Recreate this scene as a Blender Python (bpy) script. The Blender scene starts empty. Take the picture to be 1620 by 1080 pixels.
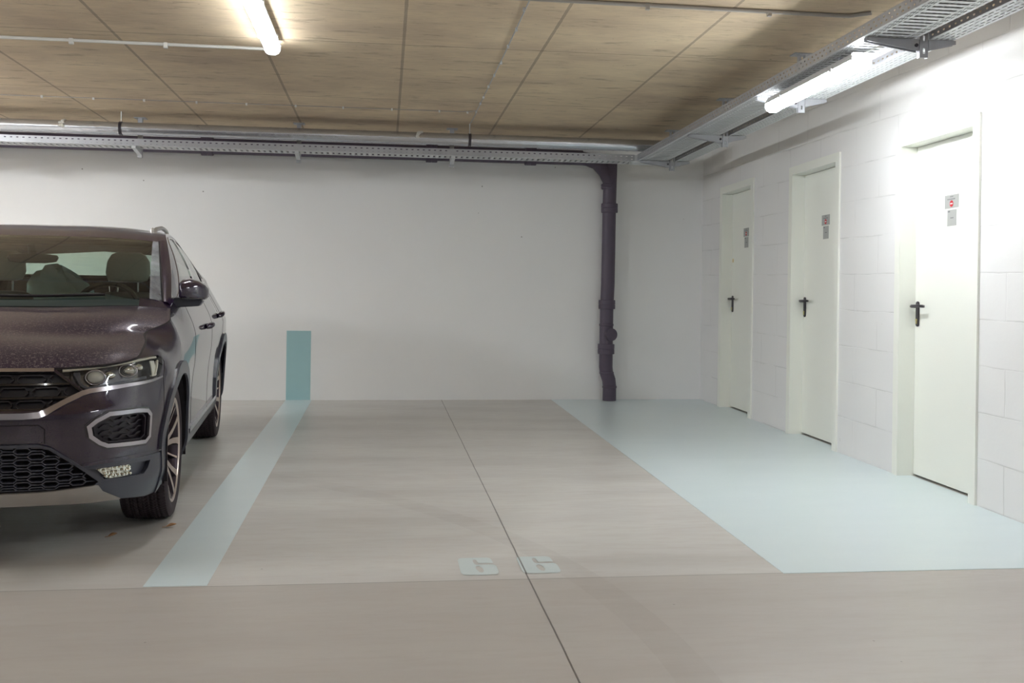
import bpy, bmesh, math, random
from mathutils import Vector, Matrix, geometry
C = bpy.context.scene
COL = C.collection
PI = math.pi

# ------------------------------------------------------------------ camera
YAW, ROLL, CAMZ = 0.1234, 0.0139, 1.1975
fwd = Vector((math.sin(YAW), math.cos(YAW), 0)); rgt = Vector((math.cos(YAW), -math.sin(YAW), 0)); upv = Vector((0, 0, 1))
r2 = rgt * math.cos(ROLL) + upv * math.sin(ROLL); u2 = upv * math.cos(ROLL) - rgt * math.sin(ROLL)
cd = bpy.data.cameras.new('camera'); cam = bpy.data.objects.new('camera', cd); COL.objects.link(cam)
cd.sensor_width = 36; cd.lens = 36.0; cd.shift_y = -62.9 / 1620; cd.clip_start = .05; cd.clip_end = 100
mw = Matrix.Identity(4)
for i in range(3):
    mw[i][0] = r2[i]; mw[i][1] = u2[i]; mw[i][2] = -fwd[i]
mw[2][3] = CAMZ
cam.matrix_world = mw
C.camera = cam
# ------------------------------------------------------------------ world, view
w = bpy.data.worlds.new('world'); C.world = w; w.use_nodes = True
w.node_tree.nodes['Background'].inputs[0].default_value = (.8, .85, 1, 1)
w.node_tree.nodes['Background'].inputs[1].default_value = 0.0
C.view_settings.view_transform = 'Standard'; C.view_settings.look = 'None'
C.view_settings.exposure = 3.46; C.view_settings.gamma = 1.0; C.view_settings.use_curve_mapping = False
LAMP_POWER = 6.6           # emission of the diffusers of the two battens in view
FILL_POWER_SIDE, FILL_POWER_AISLE = 25.0, 4.5     # battens added out of view, left and aisle, to light the room
LAMP_COLOUR = (.94, .98, 1.0)

# ------------------------------------------------------------------ helpers
def lin1(c): c /= 255.0; return c / 12.92 if c <= .04045 else ((c + .055) / 1.055) ** 2.4
def rgb(r, g, b): return (lin1(r), lin1(g), lin1(b), 1)
class NT:
    """small node-tree writer"""
    def __init__(s, name):
        s.m = bpy.data.materials.new(name); s.m.use_nodes = True; s.t = s.m.node_tree; s.n = s.t.nodes; s.l = s.t.links
        s.b = s.n['Principled BSDF']; s.out = s.n['Material Output']
    def new(s, typ, **kw):
        nd = s.n.new(typ)
        for k, v in kw.items(): setattr(nd, k, v)
        return nd
    def put(s, sock, v):
        if hasattr(v, 'is_output'): s.l.new(v, sock)
        else: sock.default_value = v
    def math(s, op, a, b=0.0, c=None):
        nd = s.new('ShaderNodeMath', operation=op); s.put(nd.inputs[0], a); s.put(nd.inputs[1], b)
        if c is not None: s.put(nd.inputs[2], c)
        return nd.outputs[0]
    def mix(s, f, a, b):
        nd = s.new('ShaderNodeMix', data_type='RGBA'); s.put(nd.inputs[0], f); s.put(nd.inputs[6], a); s.put(nd.inputs[7], b); return nd.outputs[2]
    def coords(s, scale=(1, 1, 1), loc=(0, 0, 0)):
        tc = s.new('ShaderNodeTexCoord'); mp = s.new('ShaderNodeMapping'); mp.inputs['Scale'].default_value = scale; mp.inputs['Location'].default_value = loc
        s.l.new(tc.outputs['Object'], mp.inputs[0]); return mp.outputs[0]
    def noise(s, vec, scale, detail=3, rough=.5):
        nd = s.new('ShaderNodeTexNoise'); nd.inputs['Scale'].default_value = scale; nd.inputs['Detail'].default_value = detail; nd.inputs['Roughness'].default_value = rough
        s.l.new(vec, nd.inputs['Vector']); return nd.outputs['Fac']
    def ramp(s, f, stops):
        nd = s.new('ShaderNodeValToRGB'); e = nd.color_ramp.elements
        while len(e) < len(stops): e.new(.5)
        for k, (p, c) in enumerate(stops):
            e[k].position = p; e[k].color = c if len(c) == 4 else tuple(c) + (1,)
        s.l.new(f, nd.inputs[0]); return nd.outputs[0]
    def bump(s, h, strength=.3, dist=.01):
        nd = s.new('ShaderNodeBump'); nd.inputs['Strength'].default_value = strength; nd.inputs['Distance'].default_value = dist
        s.l.new(h, nd.inputs['Height']); s.l.new(nd.outputs[0], s.b.inputs['Normal'])
    def xyz(s, vec):
        nd = s.new('ShaderNodeSeparateXYZ'); s.l.new(vec, nd.inputs[0]); return nd.outputs
    def set(s, base=None, rough=None, metal=None, coat=None, coat_rough=None, spec=None, trans=None, alpha=None, ior=None):
        for k, v in (('Base Color', base), ('Roughness', rough), ('Metallic', metal), ('Coat Weight', coat), ('Coat Roughness', coat_rough), ('Specular IOR Level', spec), ('Transmission Weight', trans), ('Alpha', alpha), ('IOR', ior)):
            if v is not None: s.put(s.b.inputs[k], v)
        return s.m
def simple(name, col, rough=.5, metal=0.0, vary=.12, scale=20, bump=0.0, **kw):
    """plain procedural surface: slight tone variation and optional fine bump"""
    t = NT(name); v = t.coords(); n = t.noise(v, scale, 3)
    dark = tuple(c * (1 - vary) for c in col[:3]) + (1,); lite = tuple(min(1, c * (1 + vary)) for c in col[:3]) + (1,)
    t.set(base=t.mix(n, dark, lite), rough=rough, metal=metal, **kw)
    if bump: t.bump(n, bump, .004)
    return t.m

class MB:
    """collects shapes into one mesh"""
    def __init__(s): s.v = []; s.f = []; s.nrm = None
    def add(s, vs, fs):
        o = len(s.v); s.v += [tuple(p) for p in vs]; s.f += [tuple(i + o for i in f) for f in fs]; return s
    def box(s, x0, x1, y0, y1, z0, z1):
        v = [(x, y, z) for x in (x0, x1) for y in (y0, y1) for z in (z0, z1)]
        return s.add(v, [(0, 1, 3, 2), (4, 6, 7, 5), (0, 4, 5, 1), (2, 3, 7, 6), (0, 2, 6, 4), (1, 5, 7, 3)])
    def prism(s, poly, axis, a0, a1):
        """poly in the two other axes (in order), extruded along axis"""
        def P(p, a):
            if axis == 'x': return (a, p[0], p[1])
            if axis == 'y': return (p[0], a, p[1])
            return (p[0], p[1], a)
        n = len(poly); v = [P(p, a0) for p in poly] + [P(p, a1) for p in poly]
        return s.add(v, [tuple(range(n))[::-1], tuple(range(n, 2 * n))] + [(i, (i + 1) % n, n + (i + 1) % n, n + i) for i in range(n)])
    def tube(s, pts, r, n=12, caps=True, closed=False):
        pts = [Vector(p) for p in pts]; N = len(pts); rs = r if isinstance(r, (list, tuple)) else [r] * N
        rings = []; prev = None
        for i, p in enumerate(pts):
            if closed: t = (pts[(i + 1) % N] - pts[i - 1]).normalized()
            else: t = (pts[min(i + 1, N - 1)] - pts[max(i - 1, 0)]).normalized()
            if prev is None: a = t.orthogonal().normalized()
            else:
                a = prev - t * prev.dot(t)
                a = a.normalized() if a.length > 1e-6 else t.orthogonal().normalized()
            prev = a; b = t.cross(a)
            rings.append([p + (a * math.cos(2 * PI * k / n) + b * math.sin(2 * PI * k / n)) * rs[i] for k in range(n)])
        v = [q for R in rings for q in R]; f = []
        for i in range(N if closed else N - 1):
            j = (i + 1) % N
            for k in range(n): f.append((i * n + k, i * n + (k + 1) % n, j * n + (k + 1) % n, j * n + k))
        if caps and not closed: f += [tuple(range(n))[::-1], tuple((N - 1) * n + k for k in range(n))]
        return s.add(v, f)
    def lathe(s, prof, origin, axis, n=32, arc=2 * PI, close=False):
        """prof: (distance along axis, radius)"""
        A = Vector(axis).normalized(); a = A.orthogonal().normalized(); b = A.cross(a); o = Vector(origin)
        v = []; f = []; m = len(prof); full = abs(arc - 2 * PI) < 1e-6; K = n if full else n + 1
        for k in range(K):
            th = arc * k / n; d = a * math.cos(th) + b * math.sin(th)
            v += [o + A * h + d * r for h, r in prof]
        for k in range(n):
            k2 = (k + 1) % K
            for i in range(m - 1 + (1 if close else 0)):
                i2 = (i + 1) % m; f.append((k * m + i, k * m + i2, k2 * m + i2, k2 * m + i))
        return s.add(v, f)
    def ball(s, c, r, nu=16, nv=10):
        rx, ry, rz = r if isinstance(r, (list, tuple)) else (r, r, r); v = []; f = []
        for j in range(nv + 1):
            ph = PI * j / nv
            for i in range(nu): v.append((c[0] + rx * math.sin(ph) * math.cos(2 * PI * i / nu), c[1] + ry * math.sin(ph) * math.sin(2 * PI * i / nu), c[2] + rz * math.cos(ph)))
        for j in range(nv):
            for i in range(nu): f.append((j * nu + i, (j + 1) * nu + i, (j + 1) * nu + (i + 1) % nu, j * nu + (i + 1) % nu))
        return s.add(v, f)
    def build(s, name, mat, parent=None, smooth=None, bevel=0.0, merge=True, recalc=True, solid=0.0):
        me = bpy.data.meshes.new(name); bm = bmesh.new()
        vs = [bm.verts.new(p) for p in s.v]
        for f in s.f:
            if len(set(f)) >= 3:
                try: bm.faces.new([vs[i] for i in f])
                except ValueError: pass
        if merge: bmesh.ops.remove_doubles(bm, verts=bm.verts, dist=1e-5)
        if recalc: bmesh.ops.recalc_face_normals(bm, faces=bm.faces)
        bm.to_mesh(me); bm.free(); me.materials.append(mat)
        o = bpy.data.objects.new(name, me); COL.objects.link(o)
        if parent: o.parent = parent
        if smooth is not None:
            for p in me.polygons: p.use_smooth = True
            if smooth < 180: me.set_sharp_from_angle(angle=math.radians(smooth))
        if solid:
            md = o.modifiers.new('solid', 'SOLIDIFY'); md.thickness = solid; md.offset = 0
        if bevel:
            md = o.modifiers.new('bevel', 'BEVEL'); md.width = bevel; md.segments = 2; md.limit_method = 'ANGLE'
        return o
def tag(o, label=None, cat=None, group=None, kind=None):
    if label: o['label'] = label
    if cat: o['category'] = cat
    if group: o['group'] = group
    if kind: o['kind'] = kind
    return o
def empty(name, loc=(0, 0, 0)):
    o = bpy.data.objects.new(name, None); COL.objects.link(o); o.location = loc; o.empty_display_size = .1; return o
def dup(root, loc):
    r = root.copy(); COL.objects.link(r); r.location = loc
    for ch in list(root.children):
        c = ch.copy(); COL.objects.link(c); c.parent = r
        for g in ch.children:
            d = g.copy(); COL.objects.link(d); d.parent = c
    return r
def rel(parent_loc, mb):
    """shift an MB so its world coordinates become local to a parent at parent_loc"""
    mb.v = [(p[0] - parent_loc[0], p[1] - parent_loc[1], p[2] - parent_loc[2]) for p in mb.v]; return mb
def inpoly(x, y, P):
    c = False; j = len(P) - 1
    for i in range(len(P)):
        xi, yi = P[i]; xj, yj = P[j]
        if (yi > y) != (yj > y) and x < (xj - xi) * (y - yi) / (yj - yi) + xi: c = not c
        j = i
    return c
random.seed(7)
# ================================================================== ROOM
WX, BY, CZ = 3.21, 10.15, 2.7775      # right wall, back wall, ceiling
XL, YF = -11.0, -8.0                   # far left wall, wall behind the camera
REC = 0.094                            # how far the door leaves sit back
def fz(x, y): return .0039 * x + .0211 * y      # the floor climbs gently to the back wall
def floor_mat():
    t = NT('polished_concrete'); P = t.coords()
    st = t.coords((.5, 2.2, 1)); n1 = t.noise(st, 1.3, 4, .55); n2 = t.noise(t.coords((1, 5, 1)), 6, 5, .65); n3 = t.noise(P, 55, 3)
    c = t.ramp(n1, [(.3, rgb(190, 186, 181)), (.5, rgb(204, 201, 197)), (.72, rgb(213, 211, 206))])
    c2 = t.mix(t.math('MULTIPLY', t.math('SUBTRACT', n2, .45), 1.3), c, rgb(188, 178, 170))
    x, y, z = t.xyz(P)
    # slab towards the aisle: own tone plus painted fall-off of light
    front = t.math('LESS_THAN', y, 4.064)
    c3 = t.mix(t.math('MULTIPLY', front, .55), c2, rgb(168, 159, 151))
    wob = t.math('MULTIPLY', t.math('SUBTRACT', t.noise(P, 3, 3), .5), .008)
    def line(d, w): return t.math('LESS_THAN', t.math('ABSOLUTE', t.math('ADD', d, wob)), w)
    j = line(t.math('ADD', t.math('SUBTRACT', x, .6015), t.math('MULTIPLY', y, .0034)), .0032)
    far = line(t.math('SUBTRACT', y, 4.062), .0028)
    far = t.math('MULTIPLY', far, .55)
    lines = t.math('MAXIMUM', t.math('MULTIPLY', j, .8), far)
    c4 = t.mix(lines, c3, rgb(74, 66, 62))
    sp = t.new('ShaderNodeTexVoronoi'); sp.inputs['Scale'].default_value = 5.0; t.l.new(P, sp.inputs['Vector'])
    dots = t.math('LESS_THAN', sp.outputs['Distance'], .022)
    c5 = t.mix(t.math('MULTIPLY', dots, .6), c4, rgb(110, 98, 88))
    # rubbed tyre arcs
    rr = t.math('SQRT', t.math('ADD', t.math('POWER', t.math('ADD', x, 3.2), 2.0), t.math('POWER', t.math('SUBTRACT', y, 3.0), 2.0)))
    arc = t.math('LESS_THAN', t.math('ABSOLUTE', t.math('SUBTRACT', rr, 4.15)), .07)
    arc = t.math('MULTIPLY', arc, t.math('MULTIPLY', t.noise(P, 9, 2), .22))
    c6 = t.mix(arc, c5, rgb(140, 128, 120))
    t.set(base=c6, rough=t.math('ADD', t.math('MULTIPLY', n2, .16), .24), spec=.5)
    t.bump(t.math('ADD', t.math('MULTIPLY', n3, .3), n2), .06, .004)
    return t.m
def paint_floor(name, a, b, joint=False):
    t = NT(name); P = t.coords(); n = t.noise(t.coords((1, 3, 1)), 2.5, 4); f = t.noise(P, 45, 3)
    t.set(base=t.mix(n, a, b), rough=.28, spec=.8)
    if joint:
        x, y, z = t.xyz(P); d = t.math('ABSOLUTE', t.math('ADD', t.math('SUBTRACT', x, .6015), t.math('MULTIPLY', y, .0034)))
        t.set(base=t.mix(t.math('MULTIPLY', t.math('LESS_THAN', d, .0034), .75), t.mix(n, a, b), rgb(74, 66, 62)))
    return t.m
def wall_mat():
    t = NT('painted_render'); P = t.coords(); n = t.noise(P, 1.2, 4); f = t.noise(P, 60, 4)
    sp = t.new('ShaderNodeTexVoronoi'); sp.inputs['Scale'].default_value = 4.0; t.l.new(P, sp.inputs['Vector'])
    x, y, z = t.xyz(P)
    hi = t.math('GREATER_THAN', z, 1.75)
    dots = t.math('MULTIPLY', t.math('LESS_THAN', sp.outputs['Distance'], .026), t.math('MULTIPLY', hi, .65))
    c = t.mix(n, rgb(236, 236, 236), rgb(241, 241, 241))
    t.set(base=t.mix(dots, c, rgb(100, 92, 84)), rough=.62, spec=.3); t.bump(t.math('ADD', f, t.math('MULTIPLY', n, 3)), .08, .004); return t.m
def block_mat():
    t = NT('painted_blockwork'); P = t.coords(); x, y, z = t.xyz(P)
    zz = t.math('ADD', z, t.math('ADD', t.math('MULTIPLY', y, -.0211), .0005)); zz = t.math('SUBTRACT', zz, .02)
    wob = t.math('MULTIPLY', t.math('SUBTRACT', t.noise(P, 2.5, 4), .5), .022)
    cmb = t.new('ShaderNodeCombineXYZ'); t.l.new(t.math('ADD', y, wob), cmb.inputs[0]); t.l.new(t.math('ADD', zz, wob), cmb.inputs[1])
    br = t.new('ShaderNodeTexBrick'); t.l.new(cmb.outputs[0], br.inputs['Vector'])
    br.inputs['Scale'].default_value = 1; br.inputs['Brick Width'].default_value = .58; br.inputs['Row Height'].default_value = .252
    br.inputs['Mortar Size'].default_value = .0045; br.inputs['Mortar Smooth'].default_value = .35; br.offset = .42
    br.inputs['Color1'].default_value = (1, 1, 1, 1); br.inputs['Color2'].default_value = (.94, .94, .94, 1); br.inputs['Mortar'].default_value = (0, 0, 0, 1)
    seam = br.outputs['Fac']; part = t.ramp(t.noise(P, 3.5, 3), [(.40, (0, 0, 0)), (.62, (1, 1, 1))])
    n = t.noise(P, 1.6, 3); f = t.noise(P, 40, 5, .65)
    base = t.mix(n, rgb(226, 225, 225), rgb(236, 235, 234))
    chip = t.math('MULTIPLY', t.math('GREATER_THAN', t.noise(P, 14, 5, .7), .70), .35)
    base = t.mix(chip, base, rgb(186, 180, 172))
    t.set(base=t.mix(t.math('MULTIPLY', t.math('MULTIPLY', seam, part), .30), base, rgb(170, 168, 165)), rough=.55, spec=.35)
    h = t.math('SUBTRACT', t.math('MULTIPLY', f, .12), t.math('MULTIPLY', seam, t.math('ADD', t.math('MULTIPLY', part, .7), .3)))
    t.bump(h, .55, .006); return t.m
def ceiling_mat():
    t = NT('shuttered_concrete'); P = t.coords(); x, y, z = t.xyz(P)
    px = t.math('DIVIDE', t.math('SUBTRACT', x, .0924), .866); py = t.math('DIVIDE', t.math('SUBTRACT', y, 6.3756), 1.747)
    cx = t.math('FLOOR', px); cy = t.math('FLOOR', py)
    cmb = t.new('ShaderNodeCombineXYZ'); t.l.new(cx, cmb.inputs[0]); t.l.new(cy, cmb.inputs[1])
    wn = t.new('ShaderNodeTexWhiteNoise', noise_dimensions='2D'); t.l.new(cmb.outputs[0], wn.inputs['Vector'])
    fx = t.math('SUBTRACT', px, cx); fy = t.math('SUBTRACT', py, cy)
    ex = t.math('MULTIPLY', t.math('MINIMUM', fx, t.math('SUBTRACT', 1.0, fx)), .866); ey = t.math('MULTIPLY', t.math('MINIMUM', fy, t.math('SUBTRACT', 1.0, fy)), 1.747)
    wob = t.math('MULTIPLY', t.noise(P, 25, 3), .006)
    lx = t.math('LESS_THAN', t.math('ADD', ex, wob), .0125); ly = t.math('LESS_THAN', t.math('ADD', ey, wob), .0085)
    big = t.noise(t.coords((1, 1.6, 1)), 1.4, 5, .6); grain = t.noise(t.coords((1.2, 14, 1)), 5, 5, .65); blot = t.noise(t.coords((1, 3.4, 1)), 3.2, 5, .7)
    c = t.ramp(big, [(.3, rgb(190, 168, 146)), (.5, rgb(216, 195, 166)), (.7, rgb(234, 214, 182))])
    c = t.mix(t.math('MULTIPLY', wn.outputs['Value'], .35), c, rgb(226, 208, 174))
    c = t.mix(t.math('MULTIPLY', t.math('SUBTRACT', grain, .3), .8), c, rgb(148, 128, 114))
    dk = t.ramp(blot, [(.56, (0, 0, 0)), (.68, (1, 1, 1))]); c = t.mix(t.math('MULTIPLY', dk, .45), c, rgb(116, 98, 84))
    c = t.mix(t.math('MULTIPLY', lx, .5), c, rgb(112, 98, 88)); c = t.mix(t.math('MULTIPLY', ly, .55), c, rgb(104, 88, 76))
    pits = t.math('MULTIPLY', t.math('GREATER_THAN', t.noise(t.coords((1, 2.2, 1)), 26, 3, .6), .72), .6)
    c = t.mix(pits, c, rgb(88, 72, 60))
    t.set(base=c, rough=.75, spec=.25)
    t.bump(t.math('ADD', t.math('MULTIPLY', t.math('MAXIMUM', lx, ly), -1.0), t.math('MULTIPLY', grain, .4)), .3, .006); return t.m
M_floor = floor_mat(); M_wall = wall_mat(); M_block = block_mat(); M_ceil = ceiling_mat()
M_blue = paint_floor('pale_blue_floor_paint', rgb(212, 226, 230), rgb(219, 232, 235))
M_num = paint_floor('faded_number_paint', rgb(204, 216, 217), rgb(210, 220, 219), True)
M_teal = simple('teal_wall_paint', rgb(165, 202, 207), .5, vary=.03, scale=4)
M_cream = simple('cream_door_enamel', rgb(238, 239, 231), .38, vary=.012, scale=3)
M_galv = simple('galvanised_steel', rgb(176, 177, 182), .38, .55, vary=.10, scale=14)
M_galvlight = simple('galvanised_sheet', rgb(204, 206, 208), .42, .25, vary=.06, scale=14)
M_darkpipe = simple('dark_cast_iron_paint', rgb(84, 74, 90), .48, 0, vary=.06, scale=8)
M_blackmetal = simple('black_metal', rgb(62, 58, 64), .35, .3)
M_pvc = simple('pale_grey_pvc', rgb(208, 206, 202), .4, vary=.03)
M_pvc_shaded = simple('shade_toned_pvc', rgb(166, 160, 154), .5, vary=.05)  # darker copy of the pale PVC, shade put into the colour
M_lampbody = simple('grey_lamp_housing', rgb(188, 188, 190), .45, vary=.03)
M_sign = simple('grey_notice_paper', rgb(170, 171, 168), .5, vary=.02)
M_red = simple('red_print', rgb(196, 44, 52), .5, vary=.02)
M_ink = simple('dark_grey_print', rgb(120, 120, 122), .6, vary=.02)
M_white = simple('white_print', rgb(225, 222, 220), .6, vary=.02)
M_brass = simple('brass_cylinder', rgb(205, 195, 140), .3, .8)
def sheet(name, mat, poly, top=0.0, thick=.12, sub=None, z=None):
    """horizontal slab that follows the floor slope"""
    n = len(poly); mb = MB()
    mb.add([(x, y, fz(x, y) + top) for x, y in poly] + [(x, y, fz(x, y) + top - thick) for x, y in poly],
           [tuple(range(n)), tuple(range(n, 2 * n))[::-1]] + [(i, (i + 1) % n, n + (i + 1) % n, n + i) for i in range(n)])
    return mb.build(name, mat)
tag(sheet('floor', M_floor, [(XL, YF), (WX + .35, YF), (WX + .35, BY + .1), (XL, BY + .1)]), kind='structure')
tag(MB().box(XL, WX + .3, YF, BY + .2, CZ, CZ + .25).build('ceiling', M_ceil), kind='structure')
def slopewall(mb, x0, x1, y0, y1, z1, z0=None):
    v = []
    for x in (x0, x1):
        for y in (y0, y1):
            v += [(x, y, fz(x, y) if z0 is None else z0), (x, y, z1)]
    mb.add(v, [(0, 1, 3, 2), (4, 6, 7, 5), (0, 4, 5, 1), (2, 3, 7, 6), (0, 2, 6, 4), (1, 5, 7, 3)]); return mb
tag(slopewall(MB(), XL, WX, BY, BY + .2, CZ).build('wall_back', M_wall), kind='structure')
tag(slopewall(MB(), XL - .2, XL, YF, BY + .2, CZ).build('wall_left', M_wall), kind='structure')
tag(slopewall(MB(), XL, WX, YF - .2, YF, CZ).build('wall_front', M_wall), kind='structure')
# right wall of painted blocks with three door openings  (far edge, near edge, head height)
DOORS = [(9.505, 8.730, 2.262), (7.805, 7.010, 2.238), (6.073, 5.276, 2.205)]
mb = MB(); y = BY + .2
for yf, yn, h in DOORS:
    slopewall(mb, WX, WX + .3, yf, y, CZ); slopewall(mb, WX, WX + .3, yn, yf, CZ, h); y = yn
slopewall(mb, WX, WX + .3, YF, y, CZ)
tag(mb.build('wall_right', M_block), kind='structure')

# ---- painted markings on the floor
a = sheet('parking_line', M_blue, [(-.908, 4.075), (-.668, 4.072), (-.696, BY - .002), (-.944, BY - .002)], .002, .002)
tag(a, 'pale blue painted parking line running across the floor to the teal wall stripe', 'floor marking')
pts = [(1.648, 4.053), (WX - .001, 4.042)]
pts.append((WX - .001, DOORS[2][1]))
for yf, yn, h in DOORS[::-1]:
    pts += [(WX - .001, yn), (WX + REC - .01, yn), (WX + REC - .01, yf), (WX - .001, yf)]
pts += [(WX - .001, BY - .002), (1.668, BY - .002)]
pts2 = []
for q in pts:
    if not pts2 or (abs(q[0] - pts2[-1][0]) + abs(q[1] - pts2[-1][1])) > 1e-4: pts2.append(q)
def tri_sheet(name, mat, poly, top):
    loops = [[Vector((x, y, 0)) for x, y in poly]]; tris = geometry.tessellate_polygon(loops); mb = MB(); n = len(poly)
    mb.add([(x, y, fz(x, y) + top) for x, y in poly] + [(x, y, fz(x, y)) for x, y in poly], [tuple(t) for t in tris] + [tuple(n + i for i in t)[::-1] for t in tris] + [(i, (i + 1) % n, n + (i + 1) % n, n + i) for i in range(n)])
    return mb.build(name, mat)
tag(tri_sheet('painted_walkway', M_blue, pts2, .002), 'pale blue painted walkway on the floor in front of the three white doors', 'floor marking')
# wall stripe
mb = MB(); mb.add([(-.944, BY, fz(-.944, BY)), (-.711, BY, fz(-.711, BY)), (-.711, BY, .886), (-.944, BY, .886)] + [(-.944, BY - .0015, fz(-.944, BY)), (-.711, BY - .0015, fz(-.711, BY)), (-.711, BY - .0015, .886), (-.944, BY - .0015, .886)],
                  [(0, 1, 2, 3), (7, 6, 5, 4), (0, 4, 5, 1), (1, 5, 6, 2), (2, 6, 7, 3), (3, 7, 4, 0)])
tag(mb.build('wall_stripe', M_teal), 'teal painted upright stripe low on the back wall at the end of the parking line', 'wall marking')
# digits of the bay number: bold stencil sixes, far edge is the top of the digit
def digit(x0, x1, y0, y1, label):
    W_, H_ = x1 - x0, y1 - y0
    def q(u, v): return (x0 + u * W_, y1 - v * H_)      # v downwards
    def rr(u0, v0, u1, v1, ru, rv, n=5, skip=()):
        out = []
        for (cu, cv, a0, k) in ((u1 - ru, v0 + rv, -90, 0), (u1 - ru, v1 - rv, 0, 1), (u0 + ru, v1 - rv, 90, 2), (u0 + ru, v0 + rv, 180, 3)):
            for i in range(n + 1):
                a = math.radians(a0 + 90 * i / n); out.append((cu + ru * math.cos(a), cv + rv * math.sin(a)))
        return out
    outer = rr(0, 0, 1, 1, .14, .12)
    # cut the open slot in the right side between upper arm and bowl
    out = [p for p in outer]
    out2 = []; done = False
    poly = [(.14, 0), (.80, 0), (.88, .03), (.92, .10), (.94, .34), (.53, .345), (.51, .14), (.47, .11), (.42, .12), (.40, .2), (.42, .36), (.47, .42), (.92, .42), (.975, .47), (1, .56), (1, .86), (.96, .96), (.88, 1), (.14, 1), (.04, .97), (0, .86), (0, .14), (.04, .03)]
    hole = [(.45, .52), (.53, .50), (.60, .62), (.62, .78), (.57, .88), (.50, .86), (.44, .72), (.42, .6)]
    P = [q(*p) for p in poly]; Hh = [q(*p) for p in hole]
    vs = [Vector(p) for p in P] + [Vector(p) for p in Hh]; n, m = len(P), len(Hh)
    edges = [(i, (i + 1) % n) for i in range(n)] + [(n + i, n + (i + 1) % m) for i in range(m)]
    cv, ce, cf, _, _, _ = geometry.delaunay_2d_cdt(vs, edges, [], 0, 1e-7)
    mb = MB(); keep = []
    for f in cf:
        cx = sum(cv[i].x for i in f) / len(f); cy = sum(cv[i].y for i in f) / len(f)
        if inpoly(cx, cy, P) and not inpoly(cx, cy, Hh): keep.append(tuple(f))
    mb.add([(p.x, p.y, fz(p.x, p.y) + .0016) for p in cv], keep)
    o = mb.build('painted_number', M_num); return tag(o, label, 'floor marking')
digit(.322, .478, 4.13, 4.385, 'faded pale blue painted digit 6 on the floor, the one left of the concrete joint')
digit(.575, .735, 4.135, 4.387, 'faded pale blue painted digit 6 on the floor, the one crossed by the concrete joint')

# ---- doors
def make_door(n, yf, yn, h, plate_z, cyl):
    base = (WX, yn, fz(WX, yn)); root = empty('door_%d' % n, base); tag(root, kind='structure')
    lx = WX + REC
    zf = lambda y: fz(WX, y)
    leaf = rel(base, slopewall(MB(), lx, lx + .045, yn + .004, yf - .005, h - .006)); leaf.v = [(p[0], p[1], p[2] + (.014 if p[2] < 1 else 0)) for p in leaf.v]
    leaf.build('door_leaf', M_cream, root, bevel=.0015)
    fr = MB(); T, F = .014, .06            # proud face trim and its width
    for (a, b) in ((yf, yf + F), (yn - F, yn)): fr.box(WX - T, WX - .0001, a, b, zf((a + b) / 2), h + F)
    fr.box(WX - T, WX - .0001, yn, yf, h, h + F)
    for (a, b) in ((yf - .004, yf), (yn, yn + .004)): fr.box(WX - T, lx + .02, a, b, zf((a + b) / 2), h)
    fr.box(WX - T, lx + .02, yn + .004, yf - .004, h - .004, h)
    # rebate stops behind the leaf edge
    fr.box(lx + .047, lx + .06, yf - .03, yf, zf(yf), h); fr.box(lx + .047, lx + .06, yn, yn + .03, zf(yn), h); fr.box(lx + .047, lx + .06, yn, yf, h - .03, h)
    rel(base, fr).build('door_frame', M_cream, root)
    # handle: oval back plate, neck and straight lever with a key cylinder
    py = yf - .043; pz = plate_z
    pl = MB(); prof = []
    for i in range(24):
        a = 2 * PI * i / 24; cz = (.062 if math.sin(a) > 0 else -.062); prof.append((py + .0165 * math.cos(a), pz + cz + .0165 * math.sin(a)))
    pl.prism(prof, 'x', lx - .010, lx - .0002)
    hp = rel(base, pl).build('handle_plate', M_blackmetal, root, smooth=35, bevel=.002)
    lv = MB(); z2 = pz + .048
    lv.tube([(lx - .008, py, z2), (lx - .030, py, z2)], .011, 14)
    lv.tube([(lx - .040, py + .014, z2 - .001), (lx - .046, py, z2), (lx - .048, py - .03, z2 + .001), (lx - .047, py - .08, z2 + .002), (lx - .045, py - .125, z2 + .001), (lx - .036, py - .135, z2)], [.0085, .0095, .0095, .009, .009, .0075], 12)
    lv.tube([(lx - .028, py, z2), (lx - .046, py, z2)], .0105, 14)
    rel(base, lv).build('lever', M_blackmetal, hp, smooth=40)
    cy = MB(); cy.lathe([(0, 0), (0, .0075), (.006, .0085), (.006, 0)], (lx - .010, py, pz - .038), (-1, 0, 0), 16)
    cy.box(lx - .0165, lx - .0100, py - .004, py + .004, pz - .062, pz - .038)
    rel(base, cy).build('key_cylinder', M_brass, hp, smooth=40)
    if cyl:   # rubbed yellowish mark on the edge of the far door
        k = MB(); k.ball((lx - .0005, yf - .03, 1.62), (.0012, .02, .02), 12, 8)
        rel(base, k).build('stain', simple('yellow_stain', rgb(222, 200, 150), .6), root, smooth=60)
make_door(1, *DOORS[0], 1.206, True); make_door(2, *DOORS[1], 1.187, False); make_door(3, *DOORS[2], 1.156, False)
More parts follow.
